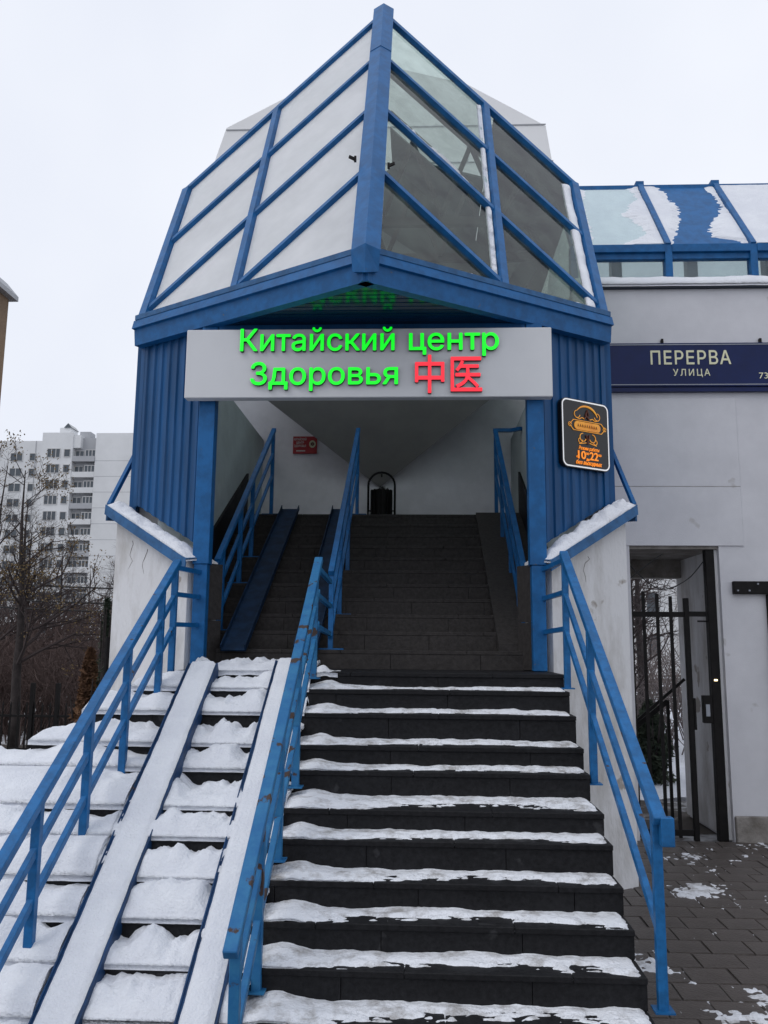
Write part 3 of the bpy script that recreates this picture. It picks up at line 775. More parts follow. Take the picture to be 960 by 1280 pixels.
# hall walls, floor edge, back wall
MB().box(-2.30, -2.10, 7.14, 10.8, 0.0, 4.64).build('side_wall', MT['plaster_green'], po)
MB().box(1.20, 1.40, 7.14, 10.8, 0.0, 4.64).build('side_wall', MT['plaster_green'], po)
MB().box(-2.6, 1.7, 10.80, 11.0, 0.0, 6.4).build('back_wall', MT['plaster_in'], po)
MB().box(-2.62, -2.56, 7.30, 11.0, 3.0, 4.83).build('side_cladding', MT['blue_sheet'], po)
MB().box(1.66, 1.72, 7.30, 11.0, 3.0, 4.83).build('side_cladding', MT['blue_sheet'], po)
MB().box(-2.56, -2.302, 7.40, 10.9, 0, 4.6).build('wall_core', MT['plaster_old'], po)
MB().box(1.402, 1.66, 7.40, 10.9, 0, 4.6).build('wall_core', MT['plaster_old'], po)
# added darker wedge standing in for the V-shaped shadow on the back wall
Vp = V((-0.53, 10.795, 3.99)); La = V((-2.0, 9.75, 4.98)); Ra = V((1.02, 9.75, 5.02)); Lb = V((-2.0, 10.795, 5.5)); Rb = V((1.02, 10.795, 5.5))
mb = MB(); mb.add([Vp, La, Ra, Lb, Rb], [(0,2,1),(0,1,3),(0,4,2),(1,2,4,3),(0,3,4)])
mb.build('shadow_wedge', MT['wedge_shade'], po)
# upper walls inside the glass roof: glazed sides, gable roof
MB().prism([(-2.58,7.35,4.86),(-2.58,8.36,6.72),(-2.58,11.0,6.72),(-2.58,11.0,4.86)], (0.02,0,0)).build('side_glass', MT['roof_glass'], po)
MB().prism([(1.67,7.35,4.86),(1.67,8.36,6.72),(1.67,11.0,6.72),(1.67,11.0,4.86)], (-0.02,0,0)).build('side_glass', MT['glass'], po)
AP = TIP + A_*4.60; CLp = face(-1, 1.0, ttop(1.0)); CRp = face(1, 1.0, ttop(1.0))
MB().prism([AP, CLp, V((CLp.x,13.9,CLp.z)), V((AP.x,13.9,AP.z))], (0,0,0.03)).build('roof_slope', MT['skylight'], po)
def rs(u, y): q = AP.lerp(CRp, u); return V((q.x, y, q.z))
def slope_piece(u0, u1, ya, yb, m, name): MB().prism([rs(u0, ya if u0 else max(ya, AP.y)), rs(u1, ya), rs(u1, yb), rs(u0, yb)], (0,0,0.03)).build(name, m, po)
ym = lerp(AP.y, CRp.y, 0.57)
MB().prism([AP, rs(0.57, AP.lerp(CRp, 0.57).y), rs(0.57, 9.55), rs(0.28, 10.25), rs(0.0, 10.25)], (0,0,0.012)).build('skylight', MT['skylight'], po)
MB().prism([AP.lerp(CRp, 0.58), CRp, rs(1.0, 13.9), rs(0.58, 13.9)], (0,0,0.03)).build('roof_slope', MT['brown_panel'], po)
MB().prism([rs(0.0, 10.26), rs(0.28, 10.26), rs(0.575, 9.56), rs(0.575, 13.9), rs(0.0, 13.9)], (0,0,0.03)).build('roof_slope', MT['grey_panel'], po)
# lining wall at the back of the glass roof (dark gable with shoulders) and a few trusses
MB().prism([(-2.5,10.98,6.4),(1.62,10.98,6.4),(1.62,10.98,6.73),(-0.41,10.98,8.70),(-2.5,10.98,6.70)], (0,0.05,0)).build('lining_wall', MT['grey_panel'], po)
MB().box(-2.5, 1.62, 10.66, 10.79, 5.62, 6.44).build('lining_wall', MT['grey_panel'], po)
for y in (8.75, 9.75):
    for i in range(6):
        xa_ = -2.4+i*0.66; MB().bar((xa_, y, 6.72), (xa_+0.33, y, 6.72+min(0.9, 0.55+0.3*(2.5-abs(i-2.5)))), 0.04, 0.05).build('strut', MT['brown_panel'], po)
        MB().bar((xa_+0.66, y, 6.72), (xa_+0.33, y, 6.72+min(0.9, 0.55+0.3*(2.5-abs(i-2.5)))), 0.04, 0.05).build('strut', MT['brown_panel'], po)
MB().prism([(-1.9,10.6,5.9),(0.2,10.6,5.9),(0.2,10.6,7.0),(-0.85,10.6,7.75),(-1.9,10.6,7.0)], (0,0.04,0)).build('inner_gable', MT['duct'], po)
MB().bar((0.55, 9.2, 5.4), (1.35, 10.5, 7.0), 0.34, 0.30).build('duct', MT['duct'], po)
for y in (8.9, 9.8):
    MB().bar((-2.5, y, 6.72), (1.6, y, 6.72), 0.07, 0.10).build('tie_beam', MT['brown_panel'], po)
    MB().bar((1.6, y, 6.70), (AP.x, y, 8.70), 0.07, 0.10).build('rafter', MT['brown_panel'], po)
    MB().bar((-2.5, y, 6.70), (AP.x, y, 8.70), 0.07, 0.10).build('rafter', MT['brown_panel'], po)
# snow caught along the bars of the right glass face
m5 = MB()
def snow_line(P0, P1, side_v, n, wd, ht, seed, breaks=0.0):
    U = (P1-P0); lu = U.length; U.normalize()
    def h(u, q):
        b = fbm(u*4.0, 0.3, seed, 4)
        k = (0.75+0.5*b) - (breaks if b < -0.05 else 0)
        return max(-0.015, ht*k*math.sqrt(max(0, math.sin(PI*min(1, q/wd))))*min(1, u/0.04, (lu-u)/0.04) + 0.004*fbm(u*25, q*25, seed))
    # ragged width
    org = P0
    heightsheet(m5, org, U, side_v, n, lu, wd, h, res=0.014, skirt=0.012)
eR = (ER-TIP).normalized(); wv = A_.cross(nr).normalized(); wv = wv if wv.x < 0 else -wv      # points left in the face
snow_line(face(1, 0.510, 0.10, 0.004), face(1, 0.510, 3.30, 0.004), wv, nr, 0.055, 0.03, 1.0, 0.6)
snow_line(face(1, 0.955, 0.06, 0.004), face(1, 0.955, 2.20, 0.004), wv, nr, 0.10, 0.04, 2.0, 0.0)
for sa, sb, sd in ((0.36, 0.42, 3), (0.47, 0.51, 4), (0.56, 0.93, 5)):
    upv = eR.cross(nr).normalized(); upv = upv if upv.z > 0 else -upv
    snow_line(face(1, sa, 0.06, 0.004), face(1, sb, 0.06, 0.004), upv, nr, 0.05, 0.03, sd, 0.5)
a = face(1, 0.09, ttop(0.09)-2.12, 0.03); b = face(1, 0.40, ttop(0.40)-2.12, 0.03)
snow_line(a, b, ((b-a).normalized().cross(nr)).normalized()*(-1 if ((b-a).normalized().cross(nr)).z < 0 else 1), nr, 0.035, 0.025, 6, 0.7)
tag(m5.build('snow', MT['snow'], smooth=True), 'thin lines of snow caught along the bars of the right glass face', 'snow', kind='stuff')

# ================================================================== LIT SIGN
sg = thing('illuminated_sign', 'wide white sign board with green Cyrillic letters and red Chinese characters over the porch opening', 'sign', (-0.44, 6.68, 3.96))
MB().box(-1.965, 1.085, 6.62, 6.715, 3.958, 4.553).build('sign_board', MT['sign_white'], sg, bevel=0.006)
U = V((1,0,0)); W = V((0,0,1)); Nn = V((0,-1,0))
def row(body, x, z, w, h, f, s_, bold): lettering(body, V((x, 6.62, z)), U, W, Nn, w, h, f, sg, side=s_, bold=bold, extrude=0.035)
row('Китайский', -1.500, 4.352, 1.285, 0.19, MT['green_led'], MT['green_side'], 0.012)
row('центр', -0.090, 4.352, 0.735, 0.19, MT['green_led'], MT['green_side'], 0.012)
row('Здоровья', -1.405, 4.060, 1.220, 0.19, MT['green_led'], MT['green_side'], 0.012)
lettering('中医', V((-0.04, 6.62, 4.012)), U, W, Nn, 0.545, 0.255, MT['red_led'], sg, side=MT['red_side'], bold=0.010, extrude=0.035)

# ================================================================== OPENING HOURS PLATE
u0, u1, ptR, outR, eRr = WR
hs = thing('opening_hours_sign', 'black rounded plate with gold emblem and opening hours on the right blue wing', 'sign', (1.43, 7.1, 3.45))
ub = 1.905; zb0 = 3.445; Wp = 0.545; Hp = 0.605
def hp(u, z, o=0.0): return ptR(ub+u, 0.055+o, zb0+z)
def rrect(x0, x1, z0, z1, r, n=5):
    pts = []
    for cx, cz, a0 in ((x1-r, z0+r, -90), (x1-r, z1-r, 0), (x0+r, z1-r, 90), (x0+r, z0+r, 180)):
        for i in range(n+1):
            a = math.radians(a0+90*i/n); pts.append((cx+r*math.cos(a), cz+r*math.sin(a)))
    return pts
MB().prism([hp(x, z) for x, z in rrect(0, Wp, 0, Hp, 0.06)], -outR*0.045).build('plate', MT['black_plate'], hs)
o_ = rrect(0.006, Wp-0.006, 0.006, Hp-0.006, 0.056); i_ = rrect(0.018, Wp-0.018, 0.018, Hp-0.018, 0.046); n = len(o_)
mb = MB(); mb.v = [hp(x, z, .003) for x, z in o_]+[hp(x, z, .003) for x, z in i_]; mb.f = [(k, (k+1)%n, n+(k+1)%n, n+k) for k in range(n)]
mb.build('border_line', MT['white_line'], hs)
def stroke(pts, r, m=MT['gold'], name='emblem', o=0.006): return MB().tube([hp(x, z, o) for x, z in pts], r, 5).build(name, m, hs)
def arc(cx, cz, r, a0, a1, n=12, ry=None): return [(cx+r*math.cos(math.radians(lerp(a0,a1,i/n))), cz+(ry or r)*math.sin(math.radians(lerp(a0,a1,i/n)))) for i in range(n+1)]
EMB = MB()
cx = 0.29
def es(pts, r): EMB.tube([hp(x, z, 0.005) for x, z in pts], r*0.62, 5)
rad = [0.003+0.006*math.sin(PI*i/12) for i in range(13)]
EMB.tube([hp(x, z, .006) for x, z in arc(cx-0.01, 0.43, 0.135, 20, 140, ry=0.125)], rad, 5)
for s in (-1, 1):
    es(arc(cx+s*0.115, 0.475, 0.032, 90 if s > 0 else 90, -170 if s > 0 else 350), 0.005)
    es([(cx+s*0.03, 0.44), (cx+s*0.06, 0.45), (cx+s*0.09, 0.435), (cx+s*0.13, 0.445)], 0.006)
    es([(cx+s*0.16, 0.42), (cx+s*0.205, 0.375), (cx+s*0.16, 0.33)], 0.006)
    es(arc(cx+s*0.20, 0.375, 0.018, 0, 330), 0.004)
    es(arc(cx+s*0.055, 0.275, 0.035, 90, 90+s*-250), 0.006)
    es(arc(cx+s*0.085, 0.245, 0.022, 100, 100+s*-280), 0.005)
    es([(cx+s*0.02, 0.23), (cx+s*0.06, 0.222), (cx+s*0.10, 0.215)], 0.006)
es([(cx-0.16, 0.42), (cx+0.16, 0.42)], 0.005); es([(cx-0.16, 0.33), (cx+0.16, 0.33)], 0.005)
EMB.build('emblem', MT['gold'], hs)
MB().prism([hp(x, z, .002) for x, z in rrect(cx-0.15, cx+0.15, 0.338, 0.412, 0.035)], outR*0.004).build('emblem_panel', MT['gold_panel'], hs)
mb = MB()
for i in range(9):
    x = cx-0.115+i*0.026
    mb.tube([hp(x, .362, .0085), hp(x+.006, .388, .0085), hp(x+.014, .364, .0085)], 0.0025, 4)
mb.build('emblem_lettering', MT['brown_print'], hs)
mb = MB()
for q in ([(cx-.02,.47),(cx,.52),(cx+.02,.47)], [(cx-.035,.44),(cx-.01,.47),(cx+.02,.44)], [(cx-.02,.30),(cx,.24),(cx+.02,.30)], [(cx,.26),(cx,.22)]):
    mb.tube([hp(x, z, .005) for x, z in q], 0.009, 5)
mb.build('emblem_figure', MT['brown_print'], hs)
Wz = V((0,0,1))
def hrow(body, x, z, w, h, m=MT['orange'], bold=0.0, shear=0.0, ref=0.73): lettering(body, hp(x, z, 0.002), eRr, Wz, outR, w, h, m, hs, bold=bold, extrude=0.004, split=False, name='lettering', shear=shear, ref=ref)
hrow('Режим работы', 0.185, 0.165, 0.235, 0.032, bold=0.0, shear=0.3)
hrow('с', 0.155, 0.092, 0.016, 0.018, bold=0.03)
hrow('10', 0.175, 0.085, 0.085, 0.072, bold=0.018)
hrow('00', 0.265, 0.125, 0.034, 0.022, bold=0.0)
hrow('до', 0.268, 0.075, 0.034, 0.022, bold=0.03)
hrow('22', 0.308, 0.085, 0.095, 0.072, bold=0.018)
hrow('00', 0.408, 0.125, 0.034, 0.022, bold=0.0)
hrow('без выходных', 0.150, 0.036, 0.295, 0.036, bold=0.012, shear=0.3)

# ================================================================== SMALL THINGS IN THE HALL
rs_ = thing('wall_sign', 'small red sign with white lettering and round emblem on the hall back wall', 'sign', (-1.54, 10.79, 4.42))
MB().box(-1.695, -1.375, 10.778, 10.795, 4.445, 4.68).build('plate', MT['red_plate'], rs_)
for i, (b_, w0) in enumerate((('КИТАЙСКИЙ', 0.165), ('ЦЕНТР', 0.10), ('ЗДОРОВЬЯ', 0.155))):
    lettering(b_, V((-1.60-w0/2, 10.778, 4.625-i*0.045)), U, W, Nn, w0, 0.03, MT['white_print'], rs_, split=False, extrude=0.002, name='lettering', bold=0.02)
MB().box(-1.65, -1.53, 10.775, 10.7775, 4.475, 4.49).build('white_bar', MT['white_print'], rs_)
mb = MB(); mb.add([(-1.435+0.045*math.cos(2*PI*i/16), 10.776, 4.575+0.052*math.sin(2*PI*i/16)) for i in range(16)], [tuple(range(16))]); mb.build('emblem', MT['cream'], rs_)
mb = MB()
for i in range(5): mb.add([(-1.435+0.012*math.cos(2*PI*k/8)+0.016*math.cos(i*1.257), 10.774, 4.575+0.012*math.sin(2*PI*k/8)+0.016*math.sin(i*1.257)) for k in range(8)], [tuple(range(8))])
mb.build('emblem_mark', MT['brown_print'], rs_)
bn = thing('litter_bin', 'black slatted bin hung in a hooped frame at the top of the upper steps', 'bin', (-0.49, 10.45, 3.455))
hx = 0.17
pts = [(-0.49-hx, 10.45, 3.456)] + [(-0.49-hx*math.cos(math.radians(a)), 10.45, 3.95+0.17*math.sin(math.radians(a))) for a in range(0, 181, 15)] + [(-0.49+hx, 10.45, 3.456)]
MB().tube(pts, 0.014, 8).build('hoop_frame', MT['black_iron'], bn, smooth=True)
MB().bar((-0.49-hx-.01, 10.45, 3.62), (-0.49+hx+.01, 10.45, 3.62), 0.016, 0.016).build('cross_bar', MT['black_iron'], bn)
for s in (-1, 1): MB().bar((-0.49+s*hx, 10.30, 3.468), (-0.49+s*hx, 10.60, 3.468), 0.025, 0.02).build('foot', MT['black_iron'], bn)
MB().lathe((-0.49, 10.45, 3.50), [(0.0,0.02),(0.118,0.02),(0.128,0.36),(0.13,0.38),(0.122,0.38),(0.112,0.05),(0,0.05)], 18).build('liner', MT['black_iron'], bn)
for i in range(14):
    t = 2*PI*i/14; x = -0.49+0.134*math.cos(t); y = 10.45+0.134*math.sin(t)
    MB().bar((x, y, 3.51), (x, y, 3.885), 0.03, 0.012, (math.cos(t), math.sin(t), 0)).build('slat', MT['black_iron'], bn)
MB().tube([(-0.49, 10.45, 4.10), (-0.49, 10.45, 4.06)], 0.01, 6).build('hook', MT['black_iron'], bn)
mb = MB(); rr = random.Random(8)
for i in range(16):
    a = rr.uniform(0, 2*PI); r0 = rr.uniform(0, 0.10); c = V((-0.49+r0*math.cos(a), 10.45+r0*math.sin(a), 3.86+rr.uniform(0, 0.05)))
    q = [c+V((rr.uniform(-.04,.04), rr.uniform(-.04,.04), rr.uniform(-.03,.05))) for _ in range(4)]
    mb.add(q, [(0,1,2),(0,2,3),(0,3,1),(1,3,2)])
mb.build('crumpled_refuse', MT['bin_content'], bn)

# ================================================================== GALLERY BUILDING ON THE RIGHT
gb = thing('gallery_building', 'white plastered building with blue framed glass roof on the right', 'building', (5.0, 8.9, 0))
FY = 8.90
wall = MB()
wall.box(1.402, 2.225, FY, 10.3, -0.2, 3.003)          # left of the passage
wall.box(3.160, 9.5, FY, 10.3, -0.2, 3.003)            # right of it
wall.box(1.702, 9.5, FY, 10.3, 3.0035, 5.881)           # above
wall.build('wall', MT['plaster'], gb)
MB().box(1.73, 3.42, FY-0.014, FY-0.001, 3.004, 4.62).build('wall_panel', MT['plaster'], gb, bevel=0.003)
MB().box(3.17, 9.5, FY-0.05, FY-0.002, -0.05, 0.27).build('plinth', MT['plinth'], gb, bevel=0.01)
MB().box(1.73, 9.6, FY-0.05, FY+0.18, 5.882, 5.905).build('parapet_cap', MT['cap'], gb)
MB().box(1.73, 3.42, FY-0.0155, FY-0.0145, 3.640, 3.645).build('joint_line', MT['plinth'], gb)
# low windows above the cap
px = [1.75, 2.815, 3.765, 4.715, 5.665, 6.615, 7.565]
for a, b in zip(px, px[1:]):
    MB().box(a+0.04, b-0.04, 9.06, 9.072, 5.93, 6.30).build('window_pane', MT['gallery_glass'], gb)
    MB().box(a+0.04, b-0.04, 9.02, 9.10, 6.302, 6.37).build('beam', MT['blue'], gb)
    MB().box(a+0.04, b-0.04, 8.98, 9.12, 6.372, 6.46).build('beam', MT['blue'], gb)
for x in px:
    MB().box(x-0.039, x+0.039, 8.99, 9.11, 5.91, 6.46).build('post', MT['blue'], gb)
RS0 = V((0, 9.05, 6.47)); RS1 = V((0, 10.05, 7.76)); rdir = (RS1-RS0).normalized(); rn = V((1,0,0)).cross(rdir); rL = (RS1-RS0).length
for i, (a, b) in enumerate(zip(px, px[1:])):
    m_ = MT['gallery_glass'] if i != 1 else MT['blue']
    MB().prism([V((a+.035,0,0))+RS0, V((b-.035,0,0))+RS0, V((b-.035,0,0))+RS1, V((a+.035,0,0))+RS1], rn*0.01).build('roof_panel' if i == 1 else 'roof_pane', m_, gb)
for x in px:
    MB().bar(V((x,0,0))+RS0-rdir*0.04+rn*0.02, V((x,0,0))+RS1+rn*0.02, 0.06, 0.08, rn).build('roof_bar', MT['blue'], gb)
    MB().box(x-0.05, x+0.05, 10.02, 10.12, 7.76, 7.85).build('ridge_stub', MT['blue'], gb)
MB().box(1.72, 8.0, 10.03, 10.11, 7.73, 7.80).build('ridge_beam', MT['blue'], gb)
# far slope, far wall and some inner columns
RB1 = V((0, 11.1, 6.47))
MB().prism([V((1.75,10.11,7.76)), V((8,10.11,7.76)), V((8,0,0))+RB1, V((1.75,0,0))+RB1], (0,0.01,0.01)).build('far_roof_pane', MT['roof_glass'], gb)
MB().box(1.75, 8.0, 11.05, 11.15, 5.86, 6.47).build('far_wall', MT['far_wall_grey'], gb)
MB().box(1.75, 8.0, 10.31, 11.15, 5.70, 5.855).build('floor_slab', MT['plaster'], gb)
for x in (2.46, 3.42, 4.4):
    MB().box(x, x+0.13, 10.20, 10.34, 5.86, 7.5).build('inner_column', MT['far_wall_grey'], gb)
# passage: ceiling beam and right cheek are part of the wall block; back lintel
MB().box(2.226, 3.159, 10.10, 10.298, 2.76, 3.002).build('lintel', MT['plinth'], gb)
MB().box(2.226, 3.159, FY+0.02, 10.09, 2.972, 3.0025).build('passage_ceiling', MT['plinth'], gb)
MB().box(3.128, 3.159, FY+0.06, 10.298, 0.02, 2.97).build('passage_wall', MT['plaster_old'], gb)
MB().box(2.60, 3.127, 9.80, 10.29, 0.02, 2.755).build('passage_wall', MT['plaster_old'], gb) if False else None
# snow on cap
m6 = MB()
def hc(u, q): return max(-0.01, (0.115+0.02*fbm(u*1.2, q*2, 3)+0.008*fbm(u*7, q*7, 5))*min(1, (0.205-q)/0.02 if q > 0.17 else 1, max(0.15, q/0.03)))
heightsheet(m6, V((1.73, 8.838, 5.906)), V((1,0,0)), V((0,1,0)), V((0,0,1)), 6.5, 0.205, hc, res=0.025, skirt=0.03)
tag(m6.build('snow', MT['snow'], smooth=True), 'even snow on the wall cap below the gallery windows', 'snow', kind='stuff')
# ragged snow on the sloping roof panes
m7 = MB()
def pw(tab, v):
    for (a, x), (b, y) in zip(tab, tab[1:]):
        if v <= b: return lerp(x, y, (v-a)/(b-a))
    return tab[-1][1]
def roofsnow(a, b, cover):
    def h(u, q):
        v = cover(u/(b-a), q/rL) + 0.05*fbm(u*5, q*5, a*3, 5) + 0.05*fbm(u*5, q*26, a, 5)
        return min(0.020, max(-0.008, 0.16*v)) + 0.003*fbm(u*6, q*6, 1)*(1 if v > 0 else 0)
    heightsheet(m7, V((a,0,0))+RS0+rn*0.012, V((1,0,0)), rdir, rn, b-a, rL, h, res=0.012, skirt=0.004)
uL1 = [(0,.10),(.12,.22),(.5,.24),(1,.30)]; uR1 = [(0,.55),(.2,.88),(.42,.80),(.52,.70),(.8,.95),(1,.90)]
uL2 = [(0,.00),(.05,.05),(.25,.20),(.5,.33),(.7,.31),(1,.25)]; uR2 = [(0,1.0),(.06,.90),(.12,.60),(.25,.62),(.5,.88),(.65,.97),(1,.92)]
roofsnow(px[0]+.035, px[1]-.035, lambda u, v: max(pw(uL1, v)-u, u-pw(uR1, v)))
roofsnow(px[1]+.035, px[2]-.035, lambda u, v: max(pw(uL2, v)-u, u-pw(uR2, v)))
roofsnow(px[2]+.035, px[3]-.035, lambda u, v: 0.5)
roofsnow(px[3]+.035, px[4]-.035, lambda u, v: 0.4-u*0.5)
roofsnow(px[4]+.035, px[5]-.035, lambda u, v: 0.3-u*0.6)
tag(m7.build('snow', MT['snow'], smooth=True), 'ragged snow patches on the sloping gallery roof', 'snow', kind='stuff')

# street name sign
ss = thing('street_name_sign', 'long navy street name sign with cream Cyrillic lettering on the white wall', 'sign', (3.1, 8.88, 4.72))
MB().box(1.74, 4.55, 8.83, 8.898, 4.735, 5.23).build('plate', MT['navy'], ss, bevel=0.004)
MB().box(1.74, 4.55, 8.845, 8.897, 4.685, 4.731).build('shadow_strip', MT['navy'], ss)  # dark strip put in for the shadow under the plate
MB().box(1.74, 4.53, 8.826, 8.829, 5.205, 5.214).build('border_line', MT['steel_grey'], ss)
MB().box(1.74, 4.53, 8.826, 8.829, 4.752, 4.761).build('border_line', MT['steel_grey'], ss)
for x in (2.66, 3.72): MB().box(x-.012, x+.012, 8.86, 8.897, 5.235, 5.29).build('bracket', MT['black_iron'], ss)
lettering('ПЕРЕРВА', V((2.515, 8.829, 4.985)), U, W, Nn, 0.86, 0.155, MT['cream'], ss, extrude=0.004, bold=0.012, spacing=1.12)
lettering('УЛИЦА', V((2.75, 8.829, 4.855)), U, W, Nn, 0.395, 0.075, MT['cream'], ss, extrude=0.004, bold=0.012, spacing=1.35)
lettering('73', V((3.665, 8.829, 4.82)), U, W, Nn, 0.095, 0.07, MT['cream'], ss, extrude=0.004)

# gate in the passage
gt = thing('metal_gate', 'tall black barred gate with a keypad lock in the wall passage', 'gate', (2.7, 8.98, 0))
GY = 8.985
for x, zt in ((2.243, 2.54), (2.372, 2.525), (2.515, 2.50), (2.655, 2.475)):
    MB().bar((x, GY, 0.03), (x, GY, zt), 0.030, 0.030, (0,1,0)).build('bar', MT['black_iron'], gt)
MB().bar((2.815, GY, 0.0), (2.815, GY, 2.455), 0.052, 0.05, (0,1,0)).build('stile', MT['black_iron'], gt, bevel=0.003)
MB().box(2.23, 2.788, GY-0.016, GY+0.016, 2.255, 2.31).build('top_rail', MT['black_iron'], gt)
MB().box(2.842, 3.02, GY-0.016, GY+0.016, 2.262, 2.315).build('top_rail', MT['black_iron'], gt)
MB().box(2.23, 2.788, GY-0.016, GY+0.016, 0.05, 0.11).build('bottom_rail', MT['black_iron'], gt)
MB().box(3.030, 3.122, GY-0.045, GY+0.045, 0.0, 2.97).build('gate_post', MT['black_iron'], gt, bevel=0.004)
MB().box(2.93, 3.028, GY-0.05, GY+0.01, 1.17, 1.45).build('lock_box', MT['black_iron'], gt, bevel=0.005)
MB().box(2.955, 2.995, GY-0.056, GY-0.0505, 1.24, 1.36).build('keypad', MT['steel_grey'], gt)
MB().box(3.055, 3.088, GY-0.051, GY-0.0455, 1.598, 1.616).build('lock_lamp', MT['led'], gt)
MB().box(2.93, 3.028, GY-0.012, GY+0.012, 2.205, 2.222).build('hinge_pin', MT['black_iron'], gt)
MB().box(2.842, 2.862, GY-0.03, GY+0.03, 1.10, 1.42).build('strike_plate', MT['black_iron'], gt)
ph = thing('passage_handrail', 'black sloping double handrail behind the barred gate', 'railing', (2.5, 9.4, 0))
MB().bar((2.87, 9.32, 1.60), (2.26, 9.40, 1.06), 0.03, 0.03).build('handrail', MT['black_iron'], ph)
MB().bar((2.70, 9.40, 1.36), (2.26, 9.45, 1.0), 0.035, 0.05).build('handrail', MT['black_iron'], ph)
MB().bar((2.70, 9.40, 0.0), (2.70, 9.40, 1.37), 0.03, 0.03, (0,1,0)).build('post', MT['black_iron'], ph)
# black wall bracket at the right edge
wb = thing('wall_bracket', 'black bolted steel bracket on the white wall at the right edge', 'bracket', (3.6, 8.87, 2.4))
MB().box(3.275, 4.4, 8.84, 8.897, 2.495, 2.628).build('plate', MT['black_iron'], wb, bevel=0.004)
MB().box(3.615, 3.72, 8.85, 8.897, 0.30, 2.492).build('upright', MT['black_iron'], wb, bevel=0.004)
for x in (3.312, 3.43, 3.52): MB().lathe((x, 8.834, 2.53 if x != 3.52 else 2.60), [(0.0,-.008),(0.010,-.008),(0.010,.008),(0.0,.008)], 8).build('bolt', MT['steel_grey'], wb)
# wires looping in the passage head
for i, pts in enumerate(([(2.24, 8.97, 2.80), (2.45, 8.97, 2.60), (2.62, 8.97, 2.55), (2.85, 8.97, 2.66), (3.02, 8.97, 2.85)], [(2.24, 9.0, 2.66), (2.42, 9.0, 2.80), (2.60, 9.0, 2.93)])):
    # smooth the run
    P = [V(p) for p in pts]; run = []
    for a in range(len(P)-1):
        p0 = P[max(a-1,0)]; p1 = P[a]; p2 = P[a+1]; p3 = P[min(a+2,len(P)-1)]
        for s in range(6):
            t = s/6; run.append(0.5*((2*p1)+(p2-p0)*t+(2*p0-5*p1+4*p2-p3)*t*t+(3*p1-p0-3*p2+p3)*t**3))
    run.append(P[-1])
    tag(MB().tube(run, 0.006, 5).build('cable', MT['cable']), ('black cable sagging across the head of the gate passage', 'short straight black cable rising in the corner of the gate passage')[i], 'cable')

# white clad tower behind the porch
tw = thing('white_tower', 'pale clad tower with chamfered roof rising behind the glass porch', 'tower', (-0.7, 14, 0))
prof = [(-3.82,0),(-3.82,10.62),(-3.60,11.38),(-2.39,12.04),(-0.75,12.62),(0.85,12.18),(2.28,11.31),(2.40,10.45),(2.40,0)]
MB().prism([(x, 14.0, z) for x, z in prof], (0, 5, 0)).build('wall', MT['tower'], tw)
MB().box(-3.60, 2.28, 13.985, 13.998, 11.325, 11.345).build('seam', MT['far_wall_grey'], tw)
MB().box(-3.82, 2.40, 13.985, 13.998, 10.60, 10.62).build('seam', MT['far_wall_grey'], tw)
for x in (-2.39, 0.85): MB().box(x-.01, x+.01, 13.985, 13.998, 10.63, 11.32).build('seam', MT['far_wall_grey'], tw)

# ================================================================== SNOW AND LITTER ON THE COURT
m8 = MB()
def court_h(x, y):
    v = 0.8*fbm(x*1.5, y*1.5, 4.0, 6) + 0.45*fbm(x*6, y*4.5, 1.0, 6) + 0.60*fbm(x*21, y*17, 2.0, 5)
    near = 0.34*math.exp(-((x-1.30)/0.16)**2) + 0.55*math.exp(-((y-8.62)/0.14)**2)*(1 if x > 3.1 else 0.25)
    return min(0.006, 0.04*(v-0.60+0.9*near))+0.0215
def hcourt(u, q): return max(-0.01, court_h(1.06+u, 3.3+q))
heightsheet(m8, V((1.06, 3.3, 0)), V((1,0,0)), V((0,1,0)), V((0,0,1)), 3.4, 5.55, hcourt, res=0.02, skirt=0.005)
tag(m8.build('snow', MT['snow_trod'], smooth=True), 'scattered snow remnants on the wet paved court', 'snow', kind='stuff')

# ================================================================== FAR BUILDINGS
def window_mesh(w, h):
    m2 = MB(); m2.box(-w/2, w/2, -0.04, 0.12, -h/2, h/2); return m2
ab = thing('apartment_block', 'tall white panel apartment block far behind the bare trees', 'building', (-62, 140, 0))
H = 37.5
MB().box(-110, -66.4, 143.2, 155, -3, H).build('wall', MT['far_wall'], ab)             # recessed left wing
MB().box(-66.4, -60.9, 140.0, 155, -3, H+0.7).build('wall', MT['far_wall'], ab)        # window bay
MB().box(-60.9, -56.8, 141.2, 155, -3, H).build('wall', MT['far_wall_grey'], ab)       # loggia bay
MB().box(-56.8, -40.0, 140.0, 155, -3, H+0.6).build('wall', MT['far_wall'], ab)        # blank end panel
MB().box(-61.0, -59.6, 140.2, 144, H-2, H+0.3).build('wall', MT['far_wall'], ab)
lb = MB().box(-64.3, -62.3, 142, 145, H, H+2.1).build('lift_house', MT['far_wall'], ab)
MB().prism([(-63.5,141.8,H+2.1),(-62.1,141.8,H+2.1),(-62.8,141.8,H+2.9)], (0,3.4,0)).build('roof', MT['far_window'], lb)
MB().box(-60.5, -58.6, 141.8, 144, H+0.02, H+1.3).build('lift_house', MT['far_wall_grey'], ab)
wm = {}
